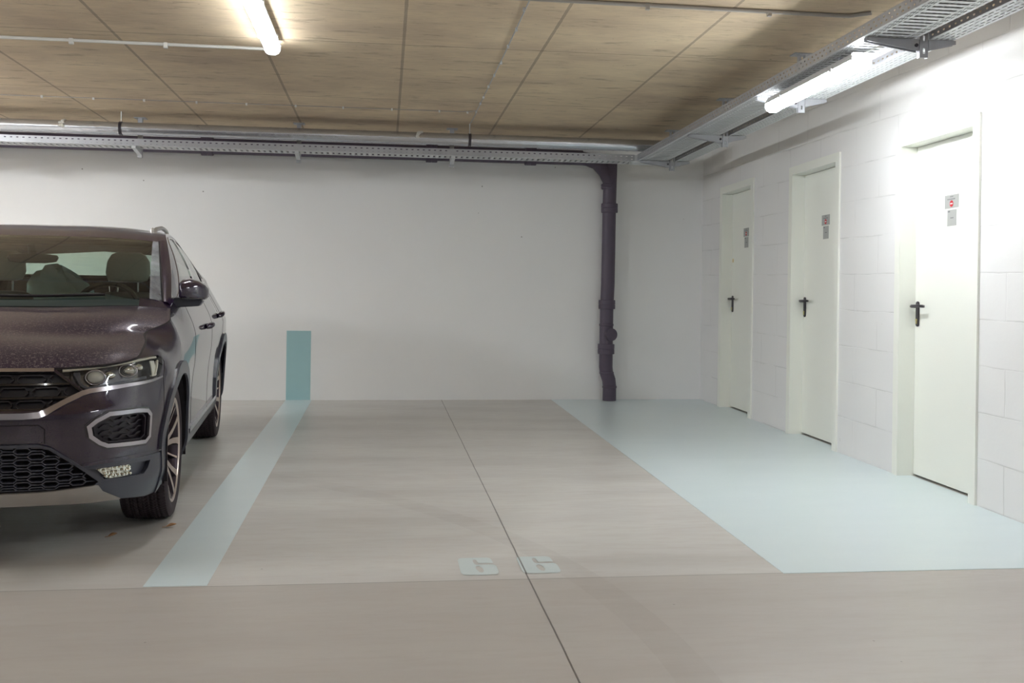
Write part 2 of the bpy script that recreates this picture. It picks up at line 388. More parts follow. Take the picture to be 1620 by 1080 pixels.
def notice(y0, y1, z0, z1, icon, where):
    lx = WX + REC; nm = 'notice_sign' if icon else 'notice_sheet'; yc = (y0 + y1) / 2
    root = empty(nm, (lx, yc, z0))
    base = (lx, yc, z0)
    p = rel(base, MB().box(lx - .0016, lx - .0002, y1, y0, z0, z1)); p.build('backing', M_sign, root)
    t = MB(); H = z1 - z0; Wd = y0 - y1
    def dash(u0, u1, v, th=.0055):   # u from the far side (left as read), v from the top
        t.box(lx - .0021, lx - .0017, y0 - u1 * Wd, y0 - u0 * Wd, z1 - v * H - th, z1 - v * H)
    if icon:
        for u in (.42, .5, .58): dash(u - .03, u + .03, .10)
        for u in (.24, .34, .44, .54, .64, .72): dash(u - .035, u + .035, .28, .0065)
        rel(base, t).build('text_lines', M_ink, root)
        d = MB(); d.lathe([(0, 0), (0, .019), (.0008, .019), (.0008, 0)], (lx - .0017, yc, z0 + H * .34), (-1, 0, 0), 28)
        ic = rel(base, d).build('no_entry_disc', M_red, root)
        b = MB(); b.box(lx - .0031, lx - .0026, yc - .014, yc + .014, z0 + H * .34 - .0035, z0 + H * .34 + .0035)
        rel(base, b).build('bar', M_white, ic)
    else:
        for a_ in ((.08, .3, .06, .008), (.35, .7, .48)):
            t = MB(); dash(*a_); rel(base, t).build('text_line', M_ink, root)
    tag(root, ('grey notice with a red no entry disc on the ' if icon else 'small upright grey sheet under the notice on the ') + where, 'sign', None)
for (a, b, c, d, e, f, g, h, wh) in ((9.19, 9.055, 1.829, 1.908, 9.165, 9.065, 1.727, 1.824, 'furthest white door'),
                                     (7.472, 7.333, 1.810, 1.888, 7.445, 7.350, 1.706, 1.803, 'middle of the three white doors'),
                                     (5.740, 5.592, 1.784, 1.863, 5.711, 5.614, 1.680, 1.775, 'nearest white door')):
    notice(a, b, c, d, True, wh); notice(e, f, g, h, False, wh)

# ---- cable trays of perforated sheet
def perf(O, U, V, n, pitch, height, holes, mb):
    """sheet n*pitch long (dir U) and height wide (dir V) with rectangular holes (u0,u1,v0,v1) repeated per pitch"""
    O, U, V = Vector(O), Vector(U), Vector(V)
    ub = sorted({0.0, pitch} | {h[0] for h in holes} | {h[1] for h in holes}); vb = sorted({0.0, height} | {h[2] for h in holes} | {h[3] for h in holes})
    nu, nv = len(ub) - 1, len(vb); us = [i * pitch + u for i in range(n) for u in ub[:-1]] + [n * pitch]
    base = [O + U * u + V * v for u in us for v in vb]; f = []
    for i in range(len(us) - 1):
        k = i % nu; um = (ub[k] + ub[k + 1]) / 2
        for j in range(nv - 1):
            vm = (vb[j] + vb[j + 1]) / 2
            if any(h[0] < um < h[1] and h[2] < vm < h[3] for h in holes): continue
            f.append((i * nv + j, (i + 1) * nv + j, (i + 1) * nv + j + 1, i * nv + j + 1))
    mb.add(base, f)
SIDE = [(.006, .023, .012, .021), (.031, .048, .036, .045)]
SIDE2 = [(.016, .034, .012, .021), (.016, .034, .036, .045)]
def bottom(wd, center=True):
    h = []
    for v in (.018, .030, .042): h += [(.008, .042, v, v + .006), (.008, .042, wd - v - .006, wd - v)]
    if center: h.append((.014, .034, .062, wd - .062))
    return h
def tray(name, label, O, U, V, length, wd, zb, side, light=M_galv):
    U = Vector(U); V = Vector(V); O = Vector(O); n = int(round(length / .05))
    root = empty(name, O)
    z = Vector((0, 0, 1)); o = Vector((0, 0, 0))
    for s, nm in ((0, 'side_rail'), (1, 'side_rail')):
        mb = MB(); perf(o + V * (wd * s), U, z, n, .05, .058, side, mb)
        # folded top lip
        q = o + V * (wd * s) + z * .058; d = V * (.008 if s == 0 else -.008); mb.add([q, q + U * (n * .05), q + U * (n * .05) + d, q + d], [(0, 1, 2, 3)])
        mb.build(nm, M_galv, root, solid=.0016, recalc=False)
    mb = MB(); perf(o, U, V, n, .05, wd, bottom(wd, wd > .16) if wd > .14 else [(.008, .042, .022, .029), (.008, .042, .048, .055), (.008, .042, .076, .083), (.008, .042, wd - .025, wd - .018)], mb)
    mb.build('tray_bottom', M_galvlight, root, solid=.0016, recalc=False)
    tag(root, label, 'cable tray'); return root
ZB = 2.5
tray('cable_tray', 'wide perforated steel cable tray with slotted underside carrying the bright lamp above the blue walkway', (2.272, .6, ZB), (0, 1, 0), (1, 0, 0), 8.55, .262, ZB, SIDE)
tray('cable_tray', 'narrow perforated steel cable tray running along the block wall beside the wide tray', (2.610, .6, ZB), (0, 1, 0), (1, 0, 0), 8.5, .125, ZB, SIDE)
tray('cable_tray', 'perforated steel cable tray along the back wall beneath the round duct', (-4.7, 9.17, ZB), (1, 0, 0), (0, 1, 0), 6.95, .215, ZB, SIDE2)
# grey cables lying in the wide tray
M_cable = simple('grey_cable_sheath', rgb(150, 150, 152), .55, vary=.05)
random.seed(5); cab0 = None
for k in range(8):
    cx = 2.300 + k * .0285; rr_c = .0095
    pts_c = [(cx + random.uniform(-.003, .003), .7 + 1.05 * i, ZB + .0022 + rr_c) for i in range(9)]
    o = MB().tube(pts_c, rr_c, 8).build('cable', M_cable, smooth=60)
    tag(o, ('grey cable in the wide tray, nearest its left rail', 'second grey cable from the left rail of the wide tray', 'third grey cable from the left rail of the wide tray', 'fourth grey cable from the left rail of the wide tray', 'fourth grey cable from the right rail of the wide tray', 'third grey cable from the right rail of the wide tray', 'second grey cable from the right rail of the wide tray', 'grey cable in the wide tray, nearest its right rail')[k], 'cable', 'grey cables in the wide tray')
# corner plate joining the two trays
cp = MB(); cp.box(2.25, 2.60, 9.17, 9.172, ZB, ZB + .056); cp.box(2.25, 2.74, 9.172, 9.39, ZB - .004, ZB - .002); cp.box(2.738, 2.74, 9.172, 9.39, ZB - .002, ZB + .056)
tag(cp.build('tray_corner_plate', M_galvlight), 'plain steel corner plate joining the back wall cable tray to the wall trays', 'cable tray')

# ---- brackets: slotted post on a ceiling foot plate with two tapered arms
def bracket(loc):
    root = empty('tray_bracket', loc); zt = CZ - loc[2]     # origin: post bottom
    post = MB(); perf((-.021, -.012, 0), (0, 0, 1), (1, 0, 0), int(zt / .06), zt / int(zt / .06), .042, [(.02, .045, .0155, .0265)], post)
    post.add([(-.021, -.012, 0), (-.021, .014, 0), (-.021, .014, zt), (-.021, -.012, zt)], [(0, 1, 2, 3)]); post.add([(.021, -.012, 0), (.021, .014, 0), (.021, .014, zt), (.021, -.012, zt)], [(0, 1, 2, 3)])
    post.build('post', M_galv, root, solid=.003, recalc=False)
    MB().box(-.06, .06, -.045, .045, zt - .006, zt - .0002).build('foot_plate', M_galv, root)
    az = ZB - .003 - loc[2]
    for (x0, x1) in ((-.024, -.29), (.024, .165)):
        arm = MB()
        arm.prism([(x0, az), (x1, az), (x1, az - .018), (x0, az - (.058 if x1 < 0 else .05))], 'y', -.013, -.010)
        arm.box(min(x0, x1), max(x0, x1), -.013, .022, az - .003, az)
        arm.prism([(x0, az - .003), (x1, az - .003), (x1, az - .018), (x0, az - (.058 if x1 < 0 else .05))], 'y', .019, .022)
        arm.build('arm', M_galv, root)
    b = MB(); b.lathe([(0, 0), (0, .009), (.007, .009), (.007, 0)], (-.040, -.013, az - .030), (0, -1, 0), 6); b.build('bolt', M_blackmetal, root)
    return root
B0 = bracket((2.578, 4.70, 2.408))
tag(B0, 'galvanised tray bracket nearest the viewer, slotted post hanging below both wall trays', 'bracket', 'brackets of the wall cable trays')
for yy, lb in ((6.17, 'galvanised tray bracket half hidden behind the bright lamp under the wide tray'), (7.62, 'galvanised tray bracket just beyond the far end of the bright lamp'), (9.09, 'galvanised tray bracket in the corner where the cable trays meet'), (3.23, 'galvanised tray bracket above the walkway entrance ahead of the doors')):
    o = dup(B0, (2.578, yy, 2.408)); tag(o, lb, 'bracket', 'brackets of the wall cable trays')
def back_bracket(loc):
    root = empty('tray_bracket', loc); zt = CZ - loc[2]
    MB().box(-.019, .019, -.02, .02, 0, zt - .006).build('post', M_galv, root)
    MB().box(-.05, .05, -.05, .05, zt - .006, zt - .0002).build('foot_plate', M_galv, root)
    az = ZB - .003 - loc[2]; arm = MB()
    arm.prism([(-.02, az), (-.24, az), (-.24, az - .02), (-.02, az - .05)], 'x', -.017, .017)
    arm.build('arm', M_galvlight, root); return root
b0 = None
for xx, lb in ((-2.17, 'small galvanised bracket under the back tray, above the black car'), (-.79, 'small galvanised bracket under the back tray, above the teal wall stripe'), (.59, 'small galvanised bracket under the back tray, nearest the dark downpipe'), (-3.55, 'small galvanised bracket under the back tray beyond the left edge')):
    b0 = back_bracket((xx, 9.409, 2.425)) if b0 is None else dup(b0, (xx, 9.409, 2.425))
    tag(b0, lb, 'bracket', 'brackets of the back wall cable tray')

# ---- spiral duct
root = empty('ventilation_duct', (-5.5, 9.105, 2.633))
def duct_z(x): return 2.633
mb = MB(); R = .053; x0, x1 = -5.5, 2.545; n = 20; rings = []
N = int((x1 - x0) / .0165)
v = []; f = []
for i in range(N + 1):
    x = (x1 - x0) * i / N
    for k in range(n * 2):
        a = 2 * PI * k / (n * 2); ph = (x / .135 - k / (n * 2)) % 1.0; ph = min(ph, 1 - ph)
        r = R + (.0022 * max(0, 1 - ph / .07))
        v.append((x, r * math.cos(a), r * math.sin(a)))
for i in range(N):
    for k in range(n * 2): f.append((i * 2 * n + k, i * 2 * n + (k + 1) % (2 * n), (i + 1) * 2 * n + (k + 1) % (2 * n), (i + 1) * 2 * n + k))
mb.add(v, f); mb.build('spiral_tube', simple('bright_galvanised_duct', rgb(200, 202, 208), .27, .85, vary=.05), root, smooth=60)
for xx in (-2.26, .728, -3.9): 
    c = MB(); c.lathe([(-.012, R + .001), (-.012, R + .005), (-.006, R + .006), (-.005, R + .003), (.005, R + .003), (.006, R + .006), (.012, R + .005), (.012, R + .001)], (xx + 5.5, 0, 0), (1, 0, 0), 40)
    cl = c.build('clamp', M_blackmetal, root, smooth=40)
    MB().tube([(xx + 5.5, 0, R), (xx + 5.5, 0, CZ - 2.633 - .0002)], .004, 8).build('threaded_rod', M_galvlight, cl)
for xx in (-2.74, .281):
    c = MB(); 
    for k in range(9):
        a = random.uniform(-.2, 2.2); c.ball((xx + 5.5 + random.uniform(-.02, .02), -(R + .001) * math.cos(a * .8), (R + .001) * math.sin(a * .8)), (.016, .006, .012), 8, 6)
    c.build('sealant_patch', simple('pale_sealant', rgb(196, 192, 184), .7, vary=.1, scale=60), root, smooth=50)
for xx in (-3.35,):
    c = MB(); c.lathe([(0, R), (0, R + .006), (.10, R + .004), (.12, R)], (xx + 5.5, 0, 0), (1, 0, 0), 40); c.build('coupling', M_galvlight, root, smooth=40)
tag(root, 'round spiral-seamed galvanised duct along the back wall just under the ceiling', 'duct')

# ---- dark drain pipe: horizontal run behind the tray, branch and downpipe
DX, DY, PR = 2.212, 10.045, .0675
gz = fz(DX, DY)
root = empty('drain_pipe', (DX, DY, gz)); base = (DX, DY, gz)
mb = MB(); mb.tube([(DX + .028, DY, gz + .0028), (DX + .028, DY, .36), (DX + .02, DY, .43), (DX - .004, DY, .50), (DX - .012, DY, .56), (DX - .012, DY, 1.10), (DX - .002, DY, 1.4), (DX, DY, 2.1), (DX + .008, DY, 2.63)], PR, 28)
# swept branch to the horizontal run
mb.tube([(DX + .004, DY, 2.33), (DX - .005, DY, 2.42), (DX - .05, DY, 2.51), (DX - .13, DY, 2.59), (DX - .22, DY, 2.625), (DX - .30, DY, 2.636)], PR, 28)
rel(base, mb).build('downpipe', M_darkpipe, root, smooth=40)
mb = MB(); mb.tube([(DX - .28, DY, 2.640), (-6.5, DY, 2.640)], PR + .007, 28); rel(base, mb).build('horizontal_pipe', M_darkpipe, root, smooth=40)
def collar(c, ax, L=.09, extra=.0155):
    m_ = MB(); r = PR + extra; h = L / 2
    m_.lathe([(-h, PR - .002), (-h, r - .003), (-h + .004, r), (-.004, r), (0, r - .003), (.004, r), (h - .004, r), (h, r - .003), (h, PR - .002)], c, ax, 32)
    rel(base, m_).build('collar', M_darkpipe, root, smooth=35)
collar((DX + .003, DY, 2.146), (0, 0, 1)); collar((DX - .010, DY, 1.183), (0, 0, 1)); collar((DX - .012, DY, .738), (0, 0, 1), .10)
collar((.434, DY, 2.640), (1, 0, 0), .11, .024); collar((1.41, DY, 2.640), (1, 0, 0), .11, .024); collar((-1.7, DY, 2.640), (1, 0, 0), .11, .024); collar((DX - .01, DY, 2.36), (0, 0, 1), .05, .006)
# raised rings of the lower bends
for z_, dx in ((.36, .028), (.50, -.003), (.98, -.012)):
    m_ = MB(); m_.lathe([(-.012, PR), (-.008, PR + .005), (.008, PR + .005), (.012, PR)], (DX + dx, DY, z_), (0, 0, 1), 28)
    rel(base, m_).build('joint_ring', M_darkpipe, root, smooth=40)
m_ = MB(); ax = (.30, -.95, 0); m_.lathe([(0, .05), (.085, .052), (.088, .062), (.108, .062), (.112, .055), (.112, 0)], (DX - .01, DY, .885), ax, 32)
rel(base, m_).build('cleanout_cap', M_darkpipe, root, smooth=35)
tag(root, 'dark grey downpipe with collars and a round cleanout cap on the back wall', 'pipe')

# ---- lamps
def emis(name, colr, strength):
    t = NT(name); t.b.inputs['Emission Color'].default_value = colr + (1,); t.b.inputs['Emission Strength'].default_value = strength
    n = t.noise(t.coords(), 30, 2); t.set(base=t.mix(n, (.82, .82, .82, 1), (.9, .9, .9, 1)), rough=.4); return t.m
M_diff = emis('lit_diffuser', LAMP_COLOUR, LAMP_POWER)
def batten(hook=False, mats=None):
    md_, mc_ = mats or (M_diff, M_lampcap)
    L = 1.20; root = empty('batten_lamp')
    h = MB(); h.prism([(-.044, 0), (.044, 0), (.054, -.026), (.054, -.034), (-.054, -.034), (-.054, -.026)], 'y', .01, L - .01)
    h.build('housing', M_lampbody, root, bevel=.003)
    d = MB(); prof = [(-.046, -.0342), (-.045, -.052), (-.036, -.070), (-.018, -.080), (.018, -.080), (.036, -.070), (.045, -.052), (.046, -.0342)]
    d.prism(prof, 'y', .022, L - .022)
    d.build('diffuser', md_, root, smooth=40)
    for y0, y1 in ((0, .022), (L - .022, L)):
        e = MB(); e.prism([(-.048, 0), (-.048, -.054), (-.038, -.073), (-.019, -.083), (.019, -.083), (.038, -.073), (.048, -.054), (.048, 0)], 'y', y0, y1); e.build('end_cap', mc_, root, bevel=.002)
    for yy in (.25, L - .25):
        k_ = MB(); k_.box(-.010, .010, yy - .010, yy + .010, 0, .0335 if hook else .0002); k_.build('hanger', M_galv, root)
        for sx in (-1, 1):
            c = MB(); c.box(min(sx * .0542, sx * .058), max(sx * .0542, sx * .058), yy - .012, yy + .012, -.045, -.015); c.build('clip', M_galvlight, root)
    return root
M_lampcap = emis('translucent_end_cap', LAMP_COLOUR, LAMP_POWER * .30)
M_diff_bay = emis('lit_diffuser_bay', LAMP_COLOUR, LAMP_POWER * .52); M_cap_bay = emis('lamp_cap_bay', LAMP_COLOUR, LAMP_POWER * .16)
L0 = batten(mats=(M_diff_bay, M_cap_bay)); L0.location = (-.708, 5.235, CZ - .0005)
tag(L0, 'lit white tube lamp on the concrete ceiling at the end of the white conduit', 'lamp', 'tube lamps')
L1 = batten(True); L1.location = (2.352, 4.865, ZB - .034); tag(L1, 'lit white tube lamp hanging under the wide cable tray above the doors', 'lamp', 'tube lamps')
M_diff_side = emis('added_diffuser_side', LAMP_COLOUR, FILL_POWER_SIDE); M_cap_side = emis('added_cap_side', LAMP_COLOUR, FILL_POWER_SIDE * .3)  # unseen battens on the left, added to fill the room with light
M_diff_aisle = emis('added_diffuser_aisle', LAMP_COLOUR, FILL_POWER_AISLE); M_cap_aisle = emis('added_cap_aisle', LAMP_COLOUR, FILL_POWER_AISLE * .3)  # battens over the aisle, out of view, added for their light
LS = batten(mats=(M_diff_side, M_cap_side)); LS.location = (-4.6, 6.9, CZ - .0005); tag(LS, 'added out-of-view tube lamp on the ceiling beyond the parked car, nearest the back wall', 'lamp', 'tube lamps')
LA = batten(mats=(M_diff_aisle, M_cap_aisle)); LA.location = (-.708, -.6, CZ - .0005); tag(LA, 'added out-of-view tube lamp on the ceiling over the aisle behind the viewpoint', 'lamp', 'tube lamps')
for src, lx_, ly_, lb in ((LS, -4.6, 3.9, 'added out-of-view tube lamp on the ceiling beyond the parked car, nearer the aisle'), (LA, -5.6, -.6, 'added out-of-view tube lamp on the ceiling at the left behind the viewpoint'), (LA, -.9, -5.5, 'added out-of-view tube lamp on the ceiling nearest the rear wall')):
    o = dup(src, (lx_, ly_, CZ - .0005)); tag(o, lb, 'lamp', 'tube lamps')
LB = batten(True, (M_diff_aisle, M_cap_aisle)); LB.location = (2.352, 1.3, ZB - .034); o = LB; tag(o, 'added out-of-view tube lamp under the wide tray near the aisle', 'lamp', 'tube lamps')
# lamp flex
fl = MB(); fl.tube([(2.352, 4.875, ZB - .040), (2.362, 4.835, ZB - .036), (2.40, 4.80, ZB - .018), (2.47, 4.76, ZB - .008)], .004, 8)
tag(fl.build('lamp_flex', M_pvc, smooth=60), 'short grey flex looping from the near end of the tray lamp', 'cable')

# ---- ceiling conduits
def conduit(pts, r, clips, label, mat, cl=M_pvc, cs=.016, nm='conduit'):
    root = empty(nm, pts[0]); b = pts[0]
    rel(b, m := MB().tube(pts, r, 10)); m.build('tube', mat, root, smooth=60)
    for (x, y) in clips:
        k = MB(); k.box(x - cs / 2, x + cs / 2, y - cs / 2, y + cs / 2, CZ - r * 2 - .014, CZ - .0002); rel(b, k).build('clip', cl, root)
    return tag(root, label, 'conduit')
zc = CZ - .011
conduit([(-6.0, 6.57, zc), (-1.97, 6.58, zc), (-.76, 6.59, zc), (-.715, 6.57, zc), (-.71, 6.53, zc), (-.71, 6.438, zc)], .0105, [(-3.2, 6.575), (-1.935, 6.58), (-1.375, 6.585), (-4.4, 6.572)], 'white conduit clipped to the ceiling leading to the left tube lamp', M_pvc, cs=.024)
zs = CZ - .006
conduit([(-5.5, 8.50, zs), (.60, 8.51, zs), (.69, 8.49, zs), (.73, 8.42, zs)] , .003, [(-3.1, 8.5), (-2.716, 8.5), (-2.326, 8.505), (-1.937, 8.505), (-1.529, 8.505), (-1.136, 8.505), (-.744, 8.505), (-.362, 8.505), (.035, 8.505), (.426, 8.505), (.66, 8.505)], 'thin grey cable with small clips crossing the ceiling parallel to the duct', simple('grey_cable', rgb(156, 150, 146), .5), cs=.014, nm='ceiling_cable')
conduit([(.72, 3.6, zs), (.732, 6.3, zs), (.732, 8.42, zs), (.735, 8.6, zs), (.73, 9.05, zs)], .003, [(.71, 4.6), (.715, 5.05), (.72, 5.454), (.731, 5.864), (.731, 6.263), (.737, 6.70), (.732, 7.081), (.731, 7.462), (.732, 7.86), (.731, 8.115), (.729, 8.47)], 'thin blue-grey cable with small clips running along the ceiling towards the back wall', simple('bluegrey_cable', rgb(160, 164, 172), .5), simple('clip_grey', rgb(190, 190, 190), .5), cs=.014, nm='ceiling_cable')
conduit([(-.7, 5.24, zc), (1.2, 5.26, zc), (2.47, 5.275, zc), (2.56, 5.20, zc)], .0105, [(1.35, 5.262), (2.02, 5.272)], 'shade-toned grey conduit on the ceiling running into the wide cable tray', M_pvc_shaded, M_pvc_shaded, cs=.02)

# ---- dry leaves on the floor
def leaf(x, y, s, rz, label):
    v = []; f = []; n = 8
    for i in range(n + 1):
        t = i / n; w_ = s * .42 * math.sin(PI * t) * (1 + .35 * math.sin(7 * t)); l = s * (t - .5)
        for k in (-1, 0, 1):
            v.append((x + math.cos(rz) * l - math.sin(rz) * w_ * k, y + math.sin(rz) * l + math.cos(rz) * w_ * k, fz(x, y) + .004 + abs(k) * .010 * math.sin(PI * t) + .012 * t * t))
    for i in range(n):
        for k in (0, 1): f.append((i * 3 + k, (i + 1) * 3 + k, (i + 1) * 3 + k + 1, i * 3 + k + 1))
    m = MB(); m.add(v, f); st = MB(); m.tube([(x - math.cos(rz) * s * .5, y - math.sin(rz) * s * .5, fz(x, y) + .004), (x - math.cos(rz) * s * .8, y - math.sin(rz) * s * .75, fz(x, y) + .003)], .001, 5)
    tag(m.build('dry_leaf', simple('dry_leaf_brown', rgb(176, 132, 92), .8, vary=.3, scale=80), solid=.0008), label, 'leaf')
leaf(-1.22, 4.865, .042, .3, 'small dry brown leaf lying on the floor in front of the car bumper')
leaf(-.995, 5.092 - .06, .05, .1, 'crumbled dry leaf on the floor beside the front tyre of the car')

# ---------------- shape of the car body
# ---- half plan of the lower body at its widest height: x to the car's left, y rearwards
PLAN=[(0,-.862),(.2,-.860),(.4,-.848),(.55,-.822),(.67,-.775),(.77,-.69),(.84,-.58),(.885,-.45),(.908,-.28),(.918,-.08),(.922,.2),(.925,.6),(.926,1.2),(.926,1.8),(.926,2.3),(.926,2.7),(.915,2.95),(.87,3.17),(.76,3.30),(.55,3.37),(.3,3.385),(0,3.39)]
def catmull(P,n):
    out=[]
    N=len(P)
    for i in range(N-1):
        p0=P[max(i-1,0)];p1=P[i];p2=P[i+1];p3=P[min(i+2,N-1)]
        if i==0: p0=tuple(2*a-b for a,b in zip(p1,p2)) if p1[0]!=0 else (-p2[0],)+tuple(p2[1:])
        for k in range(n):
            t=k/n
            out.append(tuple(.5*((2*b)+(-a+c)*t+(2*a-5*b+4*c-d)*t*t+(-a+3*b-3*c+d)*t**3) for a,b,c,d in zip(p0,p1,p2,p3)))
    out.append(tuple(P[-1]))
    return out
PL=catmull(PLAN,24)
PS=[0.0]
for a,b in zip(PL,PL[1:]): PS.append(PS[-1]+math.dist(a,b))
SMAX=PS[-1]
import bisect
def plan(s):
    s=max(0,min(SMAX,s)); i=min(max(bisect.bisect_right(PS,s)-1,0),len(PL)-2)
    t=(s-PS[i])/(PS[i+1]-PS[i]); a,b=PL[i],PL[i+1]
    x=a[0]+(b[0]-a[0])*t;y=a[1]+(b[1]-a[1])*t
    # smoothed normal
    j0=max(i-6,0);j1=min(i+7,len(PL)-1)
    dx=PL[j1][0]-PL[j0][0];dy=PL[j1][1]-PL[j0][1];L=math.hypot(dx,dy)
    if s<.1: 
        k=s/.1; nx=dy/L*k; ny=-math.sqrt(1-nx*nx)
    else: nx,ny=dy/L,-dx/L
    return x,y,nx,ny
def s_at_y(y0,side=True):
    # s on the flank for a given y
    lo=0
    for i in range(len(PL)-1):
        if PL[i][1]<=y0<PL[i+1][1]: return PS[i]+(PS[i+1]-PS[i])*(y0-PL[i][1])/(PL[i+1][1]-PL[i][1])
    return SMAX
def lin(T,x):
    if x<=T[0][0]: return T[0][1]
    for (a,u),(b,v) in zip(T,T[1:]):
        if x<=b: 
            t=(x-a)/(b-a); return u+(v-u)*t
    return T[-1][1]
def mono(T,x):
    # smooth (cubic hermite, limited) interpolation
    if x<=T[0][0]: return T[0][1]
    n=len(T)
    for i in range(n-1):
        a,u=T[i];b,v=T[i+1]
        if x<=b:
            h=b-a;d=(v-u)/h
            def m(k):
                if k==0 or k==n-1: return (T[min(k+1,n-1)][1]-T[max(k-1,0)][1])/(T[min(k+1,n-1)][0]-T[max(k-1,0)][0])
                d0=(T[k][1]-T[k-1][1])/(T[k][0]-T[k-1][0]);d1=(T[k+1][1]-T[k][1])/(T[k+1][0]-T[k][0])
                if d0*d1<=0: return 0
                return 2*d0*d1/(d0+d1)
            m0,m1=m(i),m(i+1);t=(x-a)/h
            return (2*t**3-3*t*t+1)*u+(t**3-2*t*t+t)*h*m0+(-2*t**3+3*t*t)*v+(t**3-t*t)*h*m1
    return T[-1][1]
# inward offset as a function of height, at stations along s (given by flank y, or s for the front)
Z_FRONT=[(.18,.10),(.22,.06),(.27,.03),(.32,.015),(.45,.010),(.56,.0),(.615,.0),(.66,.022),(.72,.045),(.80,.072),(.83,.10),(.86,.16),(.9,.22)]
Z_CORN=[(.18,.07),(.22,.045),(.27,.025),(.32,.012),(.45,.02),(.55,.012),(.62,.008),(.70,.012),(.76,.02),(.82,.034),(.86,.07),(.90,.13)]
Z_FEND=[(.2,.05),(.3,.02),(.45,.015),(.6,.008),(.74,.0),(.80,.015),(.84,.045),(.89,.105),(.93,.17)]
Z_AXLE=[(.2,.05),(.3,.02),(.45,.01),(.6,.0),(.76,.0),(.85,.008),(.92,.03),(.97,.055),(1.0,.075),(1.05,.11)]
Z_DOOR=[(.2,.10),(.27,.05),(.34,.03),(.40,.03),(.5,.028),(.62,.020),(.75,.004),(.86,.0),(.93,.014),(1.0,.045),(1.06,.075),(1.12,.11)]
Z_REAR=[(.2,.08),(.3,.03),(.45,.02),(.6,.010),(.76,.0),(.86,.0),(.93,.030),(1.0,.068),(1.08,.112),(1.15,.150)]
Z_RC=[(.2,.1),(.3,.02),(.5,.0),(.7,.0),(.85,.04),(.95,.08),(1.05,.12),(1.15,.16)]
def _st():
    S=[(.0,Z_FRONT),(s_at_y(-.80),Z_FRONT),(s_at_y(-.60),Z_CORN),(s_at_y(-.48),Z_CORN),(s_at_y(-.28),Z_FEND),(s_at_y(.05),Z_AXLE),(s_at_y(.6),Z_DOOR),(s_at_y(2.1),Z_DOOR),(s_at_y(2.5),Z_REAR),(s_at_y(2.9),Z_REAR),(s_at_y(3.2),Z_RC),(SMAX,Z_RC)]
    return S
STN=_st()
def inset(s,z):
    n=len(STN)
    for i in range(n-1):
        a,A=STN[i];b,B=STN[i+1]
        if s<=b or i==n-2:
            t=max(0,min(1,(s-a)/(b-a))); t=t*t*(3-2*t)
            return (mono(A,z) if t<1 else 0)*(1-t)+(mono(B,z)*t if t>0 else 0)
def S(s,z,off=0.0):
    """point on the lower body shell; off>0 = proud of the surface"""
    x,y,nx,ny=plan(s); d=-inset(s,z)+off
    return (x+nx*d,y+ny*d,z)
# hood height field
HY=[-.82,-.74,-.62,-.45,-.25,0,.12,.25]
HT={0:[.822,.868,.915,.955,.995,1.040,1.062,1.085],.35:[.820,.866,.913,.953,.993,1.038,1.060,1.083],.55:[.812,.860,.908,.948,.990,1.036,1.058,1.082],.68:[.800,.838,.885,.930,.976,1.026,1.050,1.075],.78:[.79,.808,.832,.868,.925,.995,1.030,1.060],.86:[.77,.785,.81,.835,.865,.955,.985,1.02],.93:[.75,.77,.79,.80,.82,.91,.95,.98]}
HXS=sorted(HT)
def hood(x,y):
    x=abs(x)
    col=[(hx,mono(list(zip(HY,HT[hx])),y)) for hx in HXS]
    return mono(col,x)
BELT=[(.25,1.065),(.6,1.062),(1.5,1.085),(2.3,1.125),(2.9,1.16),(3.3,1.17)]
S_A=s_at_y(.22)
# ================================================================== THE PARKED CAR
# local frame: origin on the floor under the middle of the front axle, x to the car's left, y rearwards, z up
ZTOP = [(0, .812), (.5, .806), (.75, .815), (.93, .837), (1.028, .864), (1.204, .895), (1.434, .95), (1.631, .997), (1.755, 1.028)]
def ztop(s):
    if s <= S_A: return mono(ZTOP, s)
    t = min(1, (s - S_A) / .12); b = mono(BELT, plan(s)[1]); return 1.028 * (1 - t) + b * t
def zbot(s):
    y = plan(s)[1]
    if s < s_at_y(-.385): return lin([(0, .246), (.47, .245), (.81, .236), (1.0, .212), (1.15, .205)], s)
    if y > 2.97: return .26
    return .235
SF, SR = s_at_y(0), s_at_y(2.59); RI, RO, WZ = .378, .440, .335
def carpaint(name, dust):
    t = NT(name); P = t.coords(); fl = t.new('ShaderNodeTexVoronoi'); fl.inputs['Scale'].default_value = 900; t.l.new(P, fl.inputs['Vector'])
    c = t.mix(t.math('MULTIPLY', fl.outputs['Distance'], .5), rgb(25, 11, 36), rgb(56, 34, 72))
    if dust:
        sp = t.math('GREATER_THAN', t.noise(t.coords((1, 1, 1)), 95, 3, .75), .575); sp2 = t.noise(P, 3.0, 4, .6)
        big = t.math('GREATER_THAN', t.noise(P, 260, 2, .6), .60)
        am = t.math('MULTIPLY', t.math('ADD', t.math('MULTIPLY', sp, .55), t.math('MULTIPLY', big, .35)), t.math('MULTIPLY', sp2, dust * 1.3))
        film = t.math('ADD', t.math('MULTIPLY', am, .85), .05 * dust)
        t.set(base=t.mix(film, c, rgb(160, 150, 148)), rough=t.math('ADD', .32, t.math('MULTIPLY', film, .4)), metal=t.math('SUBTRACT', .3, t.math('MULTIPLY', film, .3)), coat=t.math('SUBTRACT', .75, t.math('MULTIPLY', film, .55)), coat_rough=.08, spec=.2); t.b.inputs['Coat IOR'].default_value = 1.42
    else:
        sp = t.math('GREATER_THAN', t.noise(P, 60, 4, .8), .70)
        t.set(base=t.mix(t.math('MULTIPLY', sp, .55), c, rgb(150, 140, 134)), rough=.32, metal=.35, coat=1.0, coat_rough=.035, spec=.2); t.b.inputs['Coat IOR'].default_value = 1.8
    return t.m
